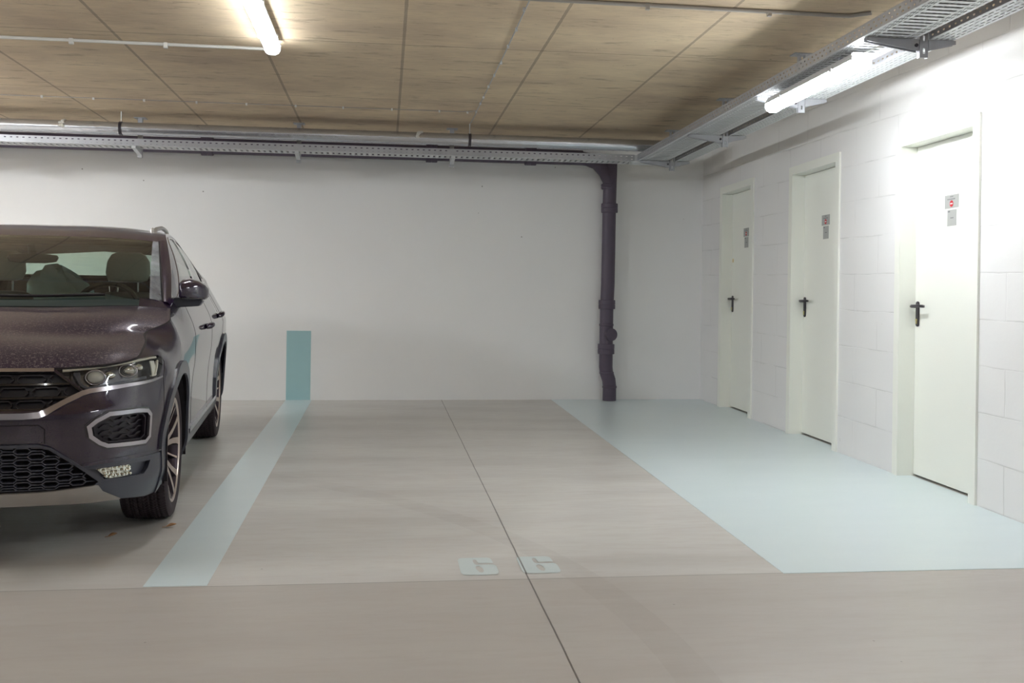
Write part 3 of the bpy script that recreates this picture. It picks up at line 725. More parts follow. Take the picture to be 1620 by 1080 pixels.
M_paint = carpaint('dark_aubergine_paint', 0); M_dusty = carpaint('dusty_bonnet_paint', 1.0); M_dusty2 = carpaint('lightly_dusty_paint', .45)
M_clad = simple('dark_wheelarch_plastic', rgb(64, 66, 78), .36, vary=.06, coat=.35, coat_rough=.25)
M_black = simple('black_grille_plastic', rgb(30, 24, 34), .38, vary=.1)
M_gloss = simple('gloss_black_trim', rgb(22, 18, 26), .12, coat=1.0, coat_rough=.03)
M_chrome = simple('satin_chrome', rgb(190, 186, 194), .20, .95, vary=.02)
M_silver = simple('silver_skid_paint', rgb(162, 158, 154), .34, .55, vary=.03)
M_drl = simple('frosted_light_guide', rgb(226, 222, 206), .3, vary=.03, coat=.6)
M_lampdark = simple('dark_lamp_interior', rgb(112, 110, 114), .22, .75, vary=.1)
M_refl = simple('lamp_reflector', rgb(215, 215, 205), .12, .95, vary=.04)
M_lensb = simple('milky_projector_lens', rgb(214, 214, 206), .15, vary=.03, coat=1.0)
M_rubber = simple('tyre_rubber', rgb(50, 40, 46), .62, vary=.12, scale=30, spec=.35)
M_rimface = simple('machined_alloy', rgb(205, 192, 184), .28, .9, vary=.03)
M_rimdark = simple('dark_alloy_pockets', rgb(64, 54, 62), .38, .6, vary=.06)
M_disc = simple('brake_disc_steel', rgb(120, 116, 116), .35, .9)
M_dash = simple('dark_dashboard', rgb(52, 57, 60), .55, vary=.06)
M_seat = simple('grey_seat_fabric', rgb(196, 192, 184), .8, vary=.08, scale=60, bump=.2)
M_seatdark = simple('dark_seat_fabric', rgb(84, 80, 78), .8, vary=.08, scale=60)
M_liner = simple('dark_underbody', rgb(26, 20, 26), .8)
M_head = simple('dark_headliner', rgb(50, 36, 46), .8)
M_bag = simple('pale_teal_plastic', rgb(214, 240, 238), .22, vary=.12, scale=6, bump=.4, coat=.5)
def glassmat(name, tint, refl=1.0, dust=0.0):
    t = NT(name); t.n.remove(t.b)
    tr = t.new('ShaderNodeBsdfTransparent'); tr.inputs[0].default_value = tint
    gl = t.new('ShaderNodeBsdfGlossy'); gl.inputs['Roughness'].default_value = .02; gl.inputs['Color'].default_value = (refl, refl, refl, 1)
    ge = t.new('ShaderNodeNewGeometry'); dt = t.new('ShaderNodeVectorMath', operation='DOT_PRODUCT'); t.l.new(ge.outputs['Incoming'], dt.inputs[0]); t.l.new(ge.outputs['Normal'], dt.inputs[1])
    fr_f = t.math('ADD', .04, t.math('MULTIPLY', .96, t.math('POWER', t.math('SUBTRACT', 1.0, t.math('MINIMUM', 1.0, t.math('ABSOLUTE', dt.outputs['Value']))), 5.0)))
    mx = t.new('ShaderNodeMixShader'); t.l.new(fr_f, mx.inputs[0]); t.l.new(tr.outputs[0], mx.inputs[1]); t.l.new(gl.outputs[0], mx.inputs[2])
    df = t.new('ShaderNodeBsdfDiffuse'); df.inputs[0].default_value = rgb(170, 172, 178)
    n = t.noise(t.coords(), 120, 4, .8); n2 = t.noise(t.coords(), 9, 4, .6)
    fac = t.math('ADD', t.math('MULTIPLY', t.math('GREATER_THAN', n, .62), .30 * (1 if dust else .15)), t.math('MULTIPLY', n2, dust))
    m2 = t.new('ShaderNodeMixShader'); t.l.new(fac, m2.inputs[0]); t.l.new(mx.outputs[0], m2.inputs[1]); t.l.new(df.outputs[0], m2.inputs[2])
    t.l.new(m2.outputs[0], t.out.inputs[0]); return t.m
M_wind = glassmat('windscreen_glass', (.62, .72, .66, 1)); M_winddust = glassmat('unwiped_dusty_glass', (.35, .38, .38, 1), 1, .80)
M_side = glassmat('side_glass', (.35, .40, .38, 1)); M_lens = glassmat('clear_lamp_cover', (.93, .95, .96, 1), 1)

yawc = math.radians(4.356449); sl = .0208108
cly = Vector((-math.sin(yawc), math.cos(yawc), sl)).normalized(); clx = Vector((math.cos(yawc), math.sin(yawc), .0039 * math.cos(yawc))).normalized(); clz = clx.cross(cly)
car = empty('car'); cm = Matrix.Identity(4)
for i in range(3): cm[i][0] = clx[i]; cm[i][1] = cly[i]; cm[i][2] = clz[i]
cm[0][3], cm[1][3] = -1.91489, 5.20926; cm[2][3] = fz(-1.91489, 5.20926) + .001
car.matrix_world = cm
tag(car, 'dark aubergine SUV with dusty bonnet parked nose out on the left', 'car')

def nbuild(name, V, F, N, mat, parent=car, mirror=True):
    """mesh with given vertex normals, mirrored to the right-hand side"""
    n = len(V)
    V = [tuple(p) for p in V]; N = [tuple(p) for p in N]; F = [tuple(f) for f in F]
    if mirror:
        V = V + [(-p[0], p[1], p[2]) for p in V]; N = N + [(-p[0], p[1], p[2]) for p in N]; F = F + [tuple(n + i for i in f[::-1]) for f in F]
    me = bpy.data.meshes.new(name); me.from_pydata(V, [], F); me.materials.append(mat)
    for p in me.polygons: p.use_smooth = True
    me.update()
    # orient faces along the normals
    flip = []
    for p in me.polygons:
        a = Vector((0, 0, 0))
        for i in p.vertices: a += Vector(N[i])
        if a.dot(p.normal) < 0: flip.append(p.index)
    if flip:
        bm = bmesh.new(); bm.from_mesh(me); bm.faces.ensure_lookup_table()
        bmesh.ops.reverse_faces(bm, faces=[bm.faces[i] for i in flip]); bm.to_mesh(me); bm.free()
    me.normals_split_custom_set_from_vertices(N)
    o = bpy.data.objects.new(name, me); COL.objects.link(o); o.parent = parent; return o
def sn(fn, a, b, h=.012):
    """outward normal of a parametric surface"""
    p = Vector(fn(a + h, b)) - Vector(fn(a - h, b)); q = Vector(fn(a, b + h)) - Vector(fn(a, b - h)); n = p.cross(q)
    return n.normalized() if n.length > 1e-9 else Vector((0, 0, 1))
def Sx(s, z):
    if s < 0:
        q = S(-s, z); return (-q[0], q[1], q[2])
    if s > SMAX:
        q = S(2 * SMAX - s, z); return (-q[0], q[1], q[2])
    return S(s, z)
def nS(s, z): return sn(Sx, s, z)
def offp(fn, nf, a, b, off):
    p = Vector(fn(a, b)); return p + nf(a, b) * off if off else p
def resample(P, step, closed=True):
    out = []; n = len(P)
    for i in range(n if closed else n - 1):
        a, b = P[i], P[(i + 1) % n]; L = math.dist(a, b); k = max(1, int(round(L / step)))
        out += [(a[0] + (b[0] - a[0]) * j / k, a[1] + (b[1] - a[1]) * j / k) for j in range(k)]
    if not closed: out.append(tuple(P[-1]))
    return out
def regions(outer, polys, du, dv, u0, u1, v0, v1, step=.02):
    """triangulate the parameter domain; returns pts, list of (tri, region index or -1)"""
    pts = []; edges = []
    def loop(P):
        R = resample(P, step); o = len(pts); pts.extend(R); edges.extend((o + i, o + (i + 1) % len(R)) for i in range(len(R)))
    loop(outer)
    for _, P in polys: loop(P)
    nu = int((u1 - u0) / du); nv = int((v1 - v0) / dv)
    for i in range(nu + 1):
        for j in range(nv + 1):
            u = u0 + (u1 - u0) * i / nu; v = v0 + (v1 - v0) * j / nv
            if inpoly(u, v, outer): pts.append((u, v))
    vs, es, fs, *_ = geometry.delaunay_2d_cdt([Vector(p) for p in pts], edges, [], 0, 1e-5)
    out = []
    for f in fs:
        cx = sum(vs[i].x for i in f) / 3; cy = sum(vs[i].y for i in f) / 3
        if not inpoly(cx, cy, outer): continue
        r = -1
        for k, (_, P) in enumerate(polys):
            if inpoly(cx, cy, P): r = k; break
        out.append((tuple(f), r))
    return [(p.x, p.y) for p in vs], out
def region_mesh(name, pts, tris, fn, nf, off, mat, parent=car, wall=True, mirror=True, eps=1e-4):
    used = sorted({i for t in tris for i in t}); idx = {k: i for i, k in enumerate(used)}
    N = [nf(*pts[k]) for k in used]; V = [offp(fn, nf, pts[k][0], pts[k][1], off) for k in used]; F = [tuple(idx[i] for i in t) for t in tris]
    if mirror:  # keep the centre plane closed
        pass
    if wall and abs(off) > 1e-5:
        ed = {}
        for t in tris:
            for a, b in ((t[0], t[1]), (t[1], t[2]), (t[2], t[0])): ed[(a, b)] = ed.get((a, b), 0) + 1
        for (a, b) in list(ed):
            if (b, a) in ed: continue
            if abs(pts[a][0]) < 1e-4 and abs(pts[b][0]) < 1e-4: continue
            P = [offp(fn, nf, *pts[a], off), offp(fn, nf, *pts[b], off), offp(fn, nf, *pts[b], -.0005), offp(fn, nf, *pts[a], -.0005)]
            nn = (P[1] - P[0]).cross(P[2] - P[1]); nn = nn.normalized() if nn.length > 0 else Vector((0, 0, 1))
            if off > 0:
                c = sum((Vector((*pts[i], 0)) for i in (a, b)), Vector()) / 2
            o = len(V); V += P; N += [nn] * 4; F.append((o, o + 1, o + 2, o + 3))
    return nbuild(name, V, F, N, mat, parent, mirror)
def ribbon(P, width, off, thick, fn=Sx, nf=nS, closed=False, step=.02, mb=None, mirror=True, taper=None):
    """strip that follows the surface along a polyline in parameter space"""
    R = resample(P, step, closed); n = len(R); mb = mb or MB(); rows = []
    for i, (a, b) in enumerate(R):
        p0 = R[(i - 1) % n] if closed or i > 0 else R[i]; p1 = R[(i + 1) % n] if closed or i < n - 1 else R[i]
        dx, dy = p1[0] - p0[0], p1[1] - p0[1]; L = math.hypot(dx, dy) or 1; nx, ny = -dy / L, dx / L
        w_ = width / 2 * (taper(i / max(1, n - 1)) if taper else 1)
        if closed or 0 < i < n - 1:   # mitre
            q0 = (R[i][0] - p0[0], R[i][1] - p0[1]); q1 = (p1[0] - R[i][0], p1[1] - R[i][1]); l0 = math.hypot(*q0) or 1; l1 = math.hypot(*q1) or 1
            cs_ = (q0[0] * q1[0] + q0[1] * q1[1]) / l0 / l1; w_ /= max(.5, math.sqrt(max(0, (1 + cs_) / 2)))
        u0, v0, u1, v1 = a - nx * w_, b - ny * w_, a + nx * w_, b + ny * w_
        rows.append((offp(fn, nf, u0, v0, off - thick), offp(fn, nf, u0, v0, off), offp(fn, nf, u1, v1, off), offp(fn, nf, u1, v1, off - thick)))
    for m in ((1, -1) if mirror else (1,)):
        v = [(p[0] * m, p[1], p[2]) for r in rows for p in r]; f = []
        for i in range(n if closed else n - 1):
            j = (i + 1) % n
            for k in range(4): f.append((i * 4 + k, i * 4 + (k + 1) % 4, j * 4 + (k + 1) % 4, j * 4 + k))
        if not closed: f += [(0, 1, 2, 3), tuple((n - 1) * 4 + k for k in (3, 2, 1, 0))]
        mb.add(v, f)
    return mb

# ---------------------------------------------------------------- lower body panels
HLP = [(.519, .800), (.70, .813), (.927, .829), (1.04, .834), (1.124, .834), (1.165, .824), (1.155, .800), (1.096, .741), (.97, .734), (.834, .729), (.70, .716), (.636, .711), (.575, .755)]
GRP = [(0, .797), (.505, .794), (.53, .782), (.632, .706), (.478, .637), (0, .637)]
FOGP = [(.655, .562), (.68, .580), (.731, .602), (.884, .602), (.945, .595), (.968, .576), (.972, .485), (.945, .470), (.73, .482), (.70, .496), (.662, .524)]
LOWP = [(0, .490), (.455, .486), (.50, .472), (.57, .424), (.690, .325), (.672, .313), (.478, .301), (0, .296)]
SKIDP = [(0, .300), (.478, .303), (.672, .315), (.69, .312), (.715, .283), (.812, .238), (.812, .20), (0, .20)]
LAMPREC = [(.640, .384), (.763, .385), (.99, .378), (.960, .342), (.930, .322), (.812, .326), (.716, .330)]
FOGLAMP = [(.682, .379), (.733, .381), (.855, .376), (.852, .332), (.735, .333)]
def arc(sc, r, n=28, z=WZ):
    a0 = math.asin(min(1, (z - .15) / r)) if r > z - .15 else PI / 2
    return [(sc + r * math.cos(a), z + r * math.sin(a)) for a in [-.9 + (PI + 1.8) * i / n for i in range(n + 1)]]
HOLEF, HOLER = arc(SF, RI), arc(SR, RI); CLF, CLR = arc(SF, RO), arc(SR, RO)
s62, s148, s163, s245 = s_at_y(.66), s_at_y(1.48), s_at_y(1.66), s_at_y(2.45)
CLADF = [(.60, .398), (.764, .402), (1.0, .398), (1.16, .39), (1.30, .375), (1.30, .18), (.60, .18)]
ROCK = [(s_at_y(.2), .335), (s_at_y(2.4), .335), (s_at_y(2.4), .18), (s_at_y(.2), .18)]
CLADR = [(s_at_y(2.8), .42), (SMAX, .44), (SMAX, .2), (s_at_y(2.8), .2)]
SH1 = s_at_y(.62); SH2 = s_at_y(1.62); 
FDOOR = [(SH1, 1.3), (SH1 - .03, .95), (SH1 + .015, .70), (SH1 + .03, .36), (SH2 - .03, .36), (SH2, .8), (SH2, 1.3)]
RDOOR = [(SH2, 1.3), (SH2, .8), (SH2 - .03, .36), (SH2 + .50, .36), (SH2 + .62, .60), (SH2 + .90, .86), (SH2 + .95, 1.3)]
FEND = [(1.28, 1.3), (1.28, .84), (1.115, .80), (1.16, .70), (1.11, .60), (1.11, .3), (SH1 + .03, .3), (SH1 + .015, .70), (SH1 - .03, .95), (SH1, 1.3)]
FEND = [(1.175, 1.3), (1.175, .83), (1.10, .74), (1.12, .62), (1.14, .42), (1.3, .30), (SH1 + .03, .30), (SH1 + .03, .36), (SH1 + .015, .70), (SH1 - .03, .95), (SH1, 1.3)]
RBUMP = [(s_at_y(2.95), .44), (s_at_y(3.05), .70), (SMAX, .70), (SMAX, .2), (s_at_y(2.8), .2), (s_at_y(2.8), .44)]
TAILL = [(s_at_y(3.02), .80), (s_at_y(2.98), .93), (SMAX - .35, .93), (SMAX - .35, .80)]
ns = 260
outer = [(SMAX * i / ns, ztop(SMAX * i / ns)) for i in range(ns + 1)] + [(SMAX * i / ns, zbot(SMAX * i / ns)) for i in range(ns, -1, -1)]
polys = [('holef', HOLEF), ('holer', HOLER), ('cladf', CLF), ('cladr', CLR), ('foglamp', FOGLAMP), ('lamprec', LAMPREC), ('headlight', HLP), ('grille', GRP), ('fog', FOGP), ('low', LOWP), ('skid', SKIDP), ('cladfront', CLADF), ('rocker', ROCK), ('cladrear', CLADR), ('tail', TAILL), ('fend', FEND), ('fdoor', FDOOR), ('rdoor', RDOOR), ('rbump', RBUMP)]
pts, tris = regions(outer, polys, .030, .024, 0, SMAX, .18, 1.2)
names = [n for n, _ in polys] + ['body']
groups = {}
for t, r in tris: groups.setdefault(names[r], []).append(t)
spec = {'cladf': ('front_wheelarch_cladding', .012, M_clad), 'cladr': ('rear_wheelarch_cladding', .012, M_clad), 'foglamp': ('fog_lamp', -.004, M_refl), 'lamprec': ('fog_lamp_recess', -.016, M_clad),
        'headlight': ('headlight', -.055, M_lampdark), 'grille': ('grille', -.040, M_black), 'fog': ('air_intake', -.030, M_black), 'low': ('lower_grille', -.045, M_liner), 'skid': ('skid_plate', .010, M_silver),
        'cladfront': ('bumper_lower_cladding', .006, M_clad), 'rocker': ('sill_cladding', .010, M_clad), 'cladrear': ('rear_lower_cladding', .006, M_clad), 'tail': ('tail_light', .003, simple('red_tail_lens', rgb(120, 20, 26), .12, coat=1.0)),
        'fend': ('front_wing', 0, M_paint), 'fdoor': ('front_door', 0, M_paint), 'rdoor': ('rear_door', 0, M_paint), 'rbump': ('rear_bumper', 0, M_paint)}
made = {}
for k, (nm, off, mt) in spec.items():
    if k in groups: made[k] = region_mesh(nm, pts, groups[k], Sx, nS, off, mt)
# remaining painted shell: front bumper ahead of the wings, quarter panels behind
fb = [t for t in groups['body'] if sum(pts[i][0] for i in t) / 3 < 1.6]; qb = [t for t in groups['body'] if sum(pts[i][0] for i in t) / 3 >= 1.6]
region_mesh('front_bumper', pts, fb, Sx, nS, 0, M_paint)
region_mesh('rear_quarter_panel', pts, qb, Sx, nS, 0, M_paint)
hl = made['headlight']
region_mesh('headlight_cover', pts, groups['headlight'], Sx, nS, .001, M_lens, hl, wall=False)
# arch return edges and liners
for sc_ in (SF, SR):
    lin_ = MB()
    yc = 0 if sc_ == SF else 2.59
    for m in (1, -1):
        n = 30; v = []; f = []
        for i in range(n + 1):
            a = -.24 + (PI + .48) * i / n
            for x in (.900 if yc == 0 else .880, .56): v.append((x * m, yc - (RI + .002) * math.cos(a), WZ + (RI + .002) * math.sin(a)))
        for i in range(n): f.append((i * 2, i * 2 + 1, i * 2 + 3, i * 2 + 2))
        o = len(v); v += [(.56 * m, yc, WZ)]; f += [(i * 2 + 1, (i + 1) * 2 + 1, o) for i in range(n)]
        lin_.add([(p[0], p[1], max(p[2], .24)) for p in v], f)
    lin_.build('wheelarch_liner', M_liner, car, recalc=False)
ub = MB(); ub.box(-.72, .72, .42, 2.17, .235, .27); ub.box(-.55, .55, -.70, 3.25, .235, .30); ub.box(-.55, .55, -.72, .05, .30, .80); ub.box(-.60, .60, 2.95, 3.25, .30, .75); ub.box(-.78, .78, .42, 2.17, .27, .40)
ub.box(-.80, .80, .10, .30, .74, 1.0)
ub.build('underbody', M_liner, car)
# bottom edge of the lower lip, closing towards the underbody
lp = MB(); v = []; f = []; n = 60
for i in range(n + 1):
    s = 1.12 * i / n; p = S(s, zbot(s), .006)
    for q in (p, (p[0] * .93, p[1] + .16, p[2] + .03)): v.append(q)
for i in range(n): f.append((2 * i, 2 * i + 1, 2 * i + 3, 2 * i + 2))
lp.add(v, f); lp.add([(-a, b, c) for a, b, c in v], f); lp.build('undertray', M_liner, car, recalc=False)

# ---------------------------------------------------------------- grille, trims, lamps
chrome = MB()
ribbon([(0, .800), (.512, .797)], .013, .004, .02, mb=chrome)                                   # upper bar
chrome.build('upper_chrome_bar', M_chrome, made['grille'], smooth=30)
chrome = MB()
ribbon([(0, .616), (.40, .6145), (.455, .618), (.485, .628), (.56, .668), (.625, .697), (.66, .705), (.84, .722), (1.0, .7285), (1.10, .737)], .021, .012, .03, mb=chrome, taper=lambda t: 1 if t < .55 else 1 - .62 * (t - .55) / .45)
chrome.build('chrome_grille_surround', M_chrome, car, smooth=30)
def xr(z): # right end of a grille slat
    return lin([(.637, .478), (.706, .630), (.782, .53)], z) - .008
for z, wd in ((.741, .008), (.687, .008), (.643, .007)): g = ribbon([(0, z), (xr(z), z)], wd, -.004, .02); g.build('slat', M_gloss, made['grille'], smooth=30)
g = ribbon([(.515, .792), (.628, .707), (.474, .640)], .008, -.002, .02)
g.build('grille_edge', M_gloss, made['grille'], smooth=30)
hx = MB()
for r, (za, zb_) in enumerate(((.741, .790), (.687, .741), (.643, .687))):
    zm = (za + zb_) / 2; h = (zb_ - za) * .30; s = -.02 + .06 * (r % 2)
    while s < .62:
        for sg in (1, -1):
            P = [(s, zm + sg * .002), (s + .014, zm + sg * h), (s + .10, zm + sg * h), (s + .114, zm + sg * .002)]
            P = [(max(0, a), b) for a, b in P if a < xr(b) - .004]
            if len(P) > 1: ribbon(P, .0055, -.014, .014, mb=hx, step=.03)
        s += .128
hx.build('honeycomb', M_black, made['grille'], smooth=30)
# intake ring and mesh
rg = MB(); RING = [(.646, .562), (.674, .584), (.731, .609), (.884, .609), (.950, .601), (.977, .579), (.982, .483), (.950, .463), (.727, .475), (.692, .491), (.654, .521)]
ribbon(RING, .017, .010, .022, closed=True, mb=rg, step=.012); rg.build('intake_ring', M_chrome, made['fog'], smooth=40)
rg = MB(); IN = [((a - .815) * .86 + .815, (b - .538) * .80 + .538) for a, b in RING]; ribbon(IN, .007, -.004, .012, closed=True, mb=rg, step=.015)
for k in range(-1, 3):
    z = .52 + .027 * k; s = .70; 
    while s < .95:
        P = [(s, z), (s + .02, z + .012), (s + .05, z + .012), (s + .07, z), (s + .10, z)]
        P = [(a, b) for a, b in P if inpoly(a, b, IN)]
        if len(P) > 1: ribbon(P, .006, -.018, .012, mb=rg, step=.03)
        s += .10
rg.build('intake_mesh', M_black, made['fog'], smooth=40)
og = MB(); ribbon([((a - .815) * 1.085 + .815, (b - .538) * 1.17 + .538) for a, b in RING], .006, .003, .006, closed=True, mb=og, step=.012); og.build('intake_edge', M_gloss, made['fog'], smooth=40)
# lower grille honeycomb
lh = MB(); px_, pz_ = .108, .0235
row = 0; z = .305
while z < .495:
    s = -.02 + (px_ / 2 if row % 2 else 0)
    while s < .72:
        a = [(s, z), (s + .016, z + pz_ / 2), (s + px_ / 2 + .004 - .008, z + pz_ / 2), (s + px_ / 2 + .008, z), (s + px_, z)]
        for sg in (1, -1):
            P = [(s, z), (s + .014, z + sg * pz_ / 2), (s + px_ - .014 - px_ * .36, z + sg * pz_ / 2), (s + px_ * .64, z), (s + px_, z)]
            P = [(q[0], q[1]) for q in P if q[0] >= 0 and inpoly(q[0], q[1], LOWP)]
            if len(P) > 1: ribbon(P, .005, -.008, .02, mb=lh, step=.05)
        s += px_
    z += pz_; row += 1
lh.build('lower_honeycomb', M_clad, made['low'], smooth=30)
lt = MB(); ribbon([(0, .497), (.450, .494), (.498, .481), (.60, .406), (.712, .318)], .012, .012, .02, mb=lt); lt.build('lower_grille_trim', M_clad, made['low'], smooth=40)
# headlight internals
def P3(s, z, off): return offp(Sx, nS, s, z, off)
dr = MB(); ribbon([(.548, .797), (.72, .809), (.93, .825), (1.06, .829), (1.125, .827)], .008, -.006, .012, mb=dr); dr.build('daylight_guide', M_drl, hl, smooth=30)
wd_ = MB(); ribbon([(1.075, .815), (1.072, .748)], .045, -.014, .004, mb=wd_, step=.01); ribbon([(1.03, .748), (1.07, .748), (1.13, .812)], .007, -.008, .01, mb=wd_); wd_.build('side_reflector', M_drl, hl, smooth=30)
bz = MB(); ribbon([(.60, .790), (.63, .735), (.66, .722), (.83, .738), (1.0, .745)], .010, -.020, .02, mb=bz); ribbon([(.62, .795), (.62, .76)], .02, -.03, .004, mb=bz); bz.build('lamp_bezel', M_clad, hl, smooth=30)
for m in (1, -1):
    for (s, z, r, rz_) in ((.705, .768, .040, .031), (.885, .786, .037, .028)):
        c = P3(s, z, -.034); nn = nS(s, z); c = Vector((c[0] * m, c[1], c[2])); ax = Vector((nn[0] * m, nn[1], nn[2]))
        ax = (Vector((.15 * m, -1, 0))).normalized()
        b = MB(); b.ball((0, 0, 0), (r * .86, .018, rz_ * .86), 20, 12); b.v = [(p[0] + c.x, p[1] + c.y, p[2] + c.z) for p in b.v]
        b.build('projector_lens', M_lensb if s < .8 else M_refl, hl, smooth=60)
        t_ = MB(); t_.tube([(c.x + r * math.cos(a), c.y - .008, c.z + rz_ * math.sin(a)) for a in [2 * PI * k / 28 for k in range(28)]], .0042, 8, closed=True); t_.build('lens_ring', M_chrome, hl, smooth=60)
    rf = MB()
    for (s, z) in ((.77, .772), (.95, .795)):
        c = P3(s, z, -.032); rf.ball((c[0] * m, c[1], c[2]), (.026, .012, .018), 14, 8)
    rf.build('reflector', M_refl, hl, smooth=50)
# fog lamp facets
ff = MB()
for i in range(9):
    for j in range(3):
        s = .70 + i * .0175; z = .342 + j * .0155 + random.uniform(-.005, .005); s += random.uniform(-.006, .006)
        if inpoly(s, z, FOGLAMP):
            c = P3(s, z, .0); 
            for m in (1, -1): ff.ball((c[0] * m, c[1], c[2]), (.010, .006, .008), 6, 4)
ff.build('facet', M_refl, made['foglamp'])
fe = MB(); ribbon(LAMPREC, .006, .008, .012, closed=True, mb=fe); fe.build('recess_edge', M_clad, made['lamprec'], smooth=40)
# bumper crease below the intakes and plate panel
cr = MB(); ribbon([(.0, .580), (.455, .578), (.478, .560), (.478, .50)], .004, .0012, .003, mb=cr)
cr.build('bumper_panel_gap', M_liner, car)
cr = MB(); ribbon([(.62, .402), (.78, .409), (1.0, .409), (1.11, .402)], .016, .011, .012, mb=cr, taper=lambda t: .4 + .6 * math.sin(PI * min(1, t * 1.1)))
cr.build('bumper_lip', M_paint, car, smooth=60)
# number plate holder
np_ = MB(); np_.box(-.262, .262, -.905, -.868, .520, .636 - .012); nh = np_.build('plate_holder', M_black, car, bevel=.004)
np_ = MB(); np_.box(-.255, .255, -.909, -.9052, .523, .618); np_.build('blank_plate', M_white, nh, bevel=.001)
# panel gaps
ribbon([(SH1, ztop(SH1) - .004), (SH1 - .03, .95), (SH1 + .015, .70), (SH1 + .03, .372)], .005, .0009, .003).build('panel_gap', M_liner, car)
ribbon([(SH2, ztop(SH2) - .004), (SH2, .8), (SH2 - .03, .372)], .005, .0009, .003).build('panel_gap', M_liner, car)
ribbon([(SH2 + .95, ztop(SH2 + .95) - .01), (SH2 + .90, .86), (SH2 + .70, .67)], .005, .0009, .003).build('panel_gap', M_liner, car)
ribbon([(1.165, .822), (1.175, .80), (1.13, .73), (1.135, .62), (1.15, .55)], .0035, .0009, .003).build('panel_gap', M_liner, car)
ribbon([(s_at_y(2.97), .58), (s_at_y(3.05), .70), (SMAX, .70)], .005, .0009, .003).build('panel_gap', M_liner, car)
# shut line between bonnet and wings
sg = MB(); ribbon([(s_, mono(ZTOP, s_) - .003) for s_ in [.93 + (S_A - .93) * i / 30 for i in range(31)]], .006, .0006, .004, mb=sg, step=.05)
ribbon([(0, .806), (.5, .801), (.75, .809), (.93, .831)], .006, .001, .004, mb=sg)
sg.build('bonnet_gap', M_liner, car)
# silver sill strip, door crease line
ss = MB(); ribbon([(s_at_y(.50), .352), (s_at_y(2.12), .352)], .022, .014, .02, mb=ss); ss.build('silver_sill_strip', M_chrome, car, smooth=30)
# door handles
for (yc, z) in ((1.30, .885), (2.26, .915)):
    for m in (1, -1):
        s = s_at_y(yc); b = MB()
        P = [P3(s - .085, z, .004), P3(s - .075, z, .026), P3(s - .03, z + .002, .036), P3(s + .04, z + .003, .036), P3(s + .09, z + .001, .026), P3(s + .10, z, .004)]
        b.tube([(p[0] * m, p[1], p[2]) for p in P], [.013, .015, .014, .014, .015, .013], 12)
        b.v = [(x, y, (zz - z) * 1.15 + z) for x, y, zz in b.v]
        b.build('door_handle', M_paint, made['fdoor'] if yc < 2 else made['rdoor'], smooth=50)

# ---------------------------------------------------------------- bonnet, roof, glasshouse
def coons(front, side, rear, nu, nv, zf=None):
    """patch between the centre line and a side curve; front/rear run centre->side, side runs front->rear"""
    def at(L, t):
        k = t * (len(L) - 1); i = min(int(k), len(L) - 2); f_ = k - i; return Vector(L[i]).lerp(Vector(L[i + 1]), f_)
    c0, c1 = Vector(front[0]), Vector(rear[0]); G = []
    for j in range(nv + 1):
        b = j / nv; row = []
        for i in range(nu + 1):
            a = i / nu; F_, R_, S_ = at(front, a), at(rear, a), at(side, b); Cc = c0.lerp(c1, b)
            p = F_ * (1 - b) + R_ * b + Cc * (1 - a) + S_ * a - (c0 * (1 - a) * (1 - b) + Vector(front[-1]) * a * (1 - b) + c1 * (1 - a) * b + Vector(rear[-1]) * a * b)
            if zf:
                def e(q): return q.z - zf(q.x, q.y)
                cz_ = 0
                corr = e(F_) * (1 - b) + e(R_) * b + 0 + e(S_) * a - (0 * (1 - a) + e(Vector(front[-1])) * a * (1 - b) + e(Vector(rear[-1])) * a * b + e(c0) * (1 - a) * (1 - b) + e(c1) * (1 - a) * b) + (e(c0) * (1 - b) + e(c1) * b) * (1 - a)
                p.z = zf(p.x, p.y) + corr
            row.append(p)
        G.append(row)
    return G
def gridmesh(name, G, mat, parent=car, up=True, mirror=True):
    nv, nu = len(G), len(G[0]); V = [p for r in G for p in r]; N = []
    for j in range(nv):
        for i in range(nu):
            ia, ib = max(i - 1, 0), min(i + 1, nu - 1); ja, jb = max(j - 1, 0), min(j + 1, nv - 1)
            du = G[j][ib] - G[j][ia]; dv = G[jb][i] - G[ja][i]
            if i == 0 and mirror: du = Vector((1, 0, 0))
            n = du.cross(dv); n = n.normalized() if n.length > 1e-9 else Vector((0, 0, 1))
            if up and n.z < 0: n = -n
            N.append(n)
    F = [(j * nu + i, j * nu + i + 1, (j + 1) * nu + i + 1, (j + 1) * nu + i) for j in range(nv - 1) for i in range(nu - 1)]
    return nbuild(name, V, F, N, mat, parent, mirror)
sc0 = .93
front = [S(sc0 * i / 40, ztop(sc0 * i / 40)) for i in range(41)]
side = [S(sc0 + (S_A - sc0) * i / 40, ztop(sc0 + (S_A - sc0) * i / 40)) for i in range(41)]
e_ = side[-1]; cowl = []
for i in range(31):
    t = i / 30; x = e_[0] * t; y = -.03 + (e_[1] + .03) * (t ** 3.2); cowl.append((x, y, (1 - t ** 6) * hood(x, y) + t ** 6 * e_[2]))
Hn = coons(front, side, cowl, 44, 44, hood)
bon = gridmesh('bonnet', Hn, M_dusty)
# lips under the bonnet edge so the gaps read dark, and the cowl below the screen
cw = MB(); n = 30; v = []; f = []
for i in range(n + 1):
    q = cowl[i]; t = i / n
    for p in ((q[0], q[1] - .02, q[2] - .012), (q[0], q[1] + .03, q[2] - .028), (q[0], q[1] + .10 - .04 * t, q[2] + .002)): v.append(p)
for i in range(n):
    for k in (0, 1): f.append((i * 3 + k, (i + 1) * 3 + k, (i + 1) * 3 + k + 1, i * 3 + k + 1))
cw.add(v, f); cw.add([(-a, b, c) for a, b, c in v], f); cw.build('cowl', M_liner, car, smooth=60, recalc=False)
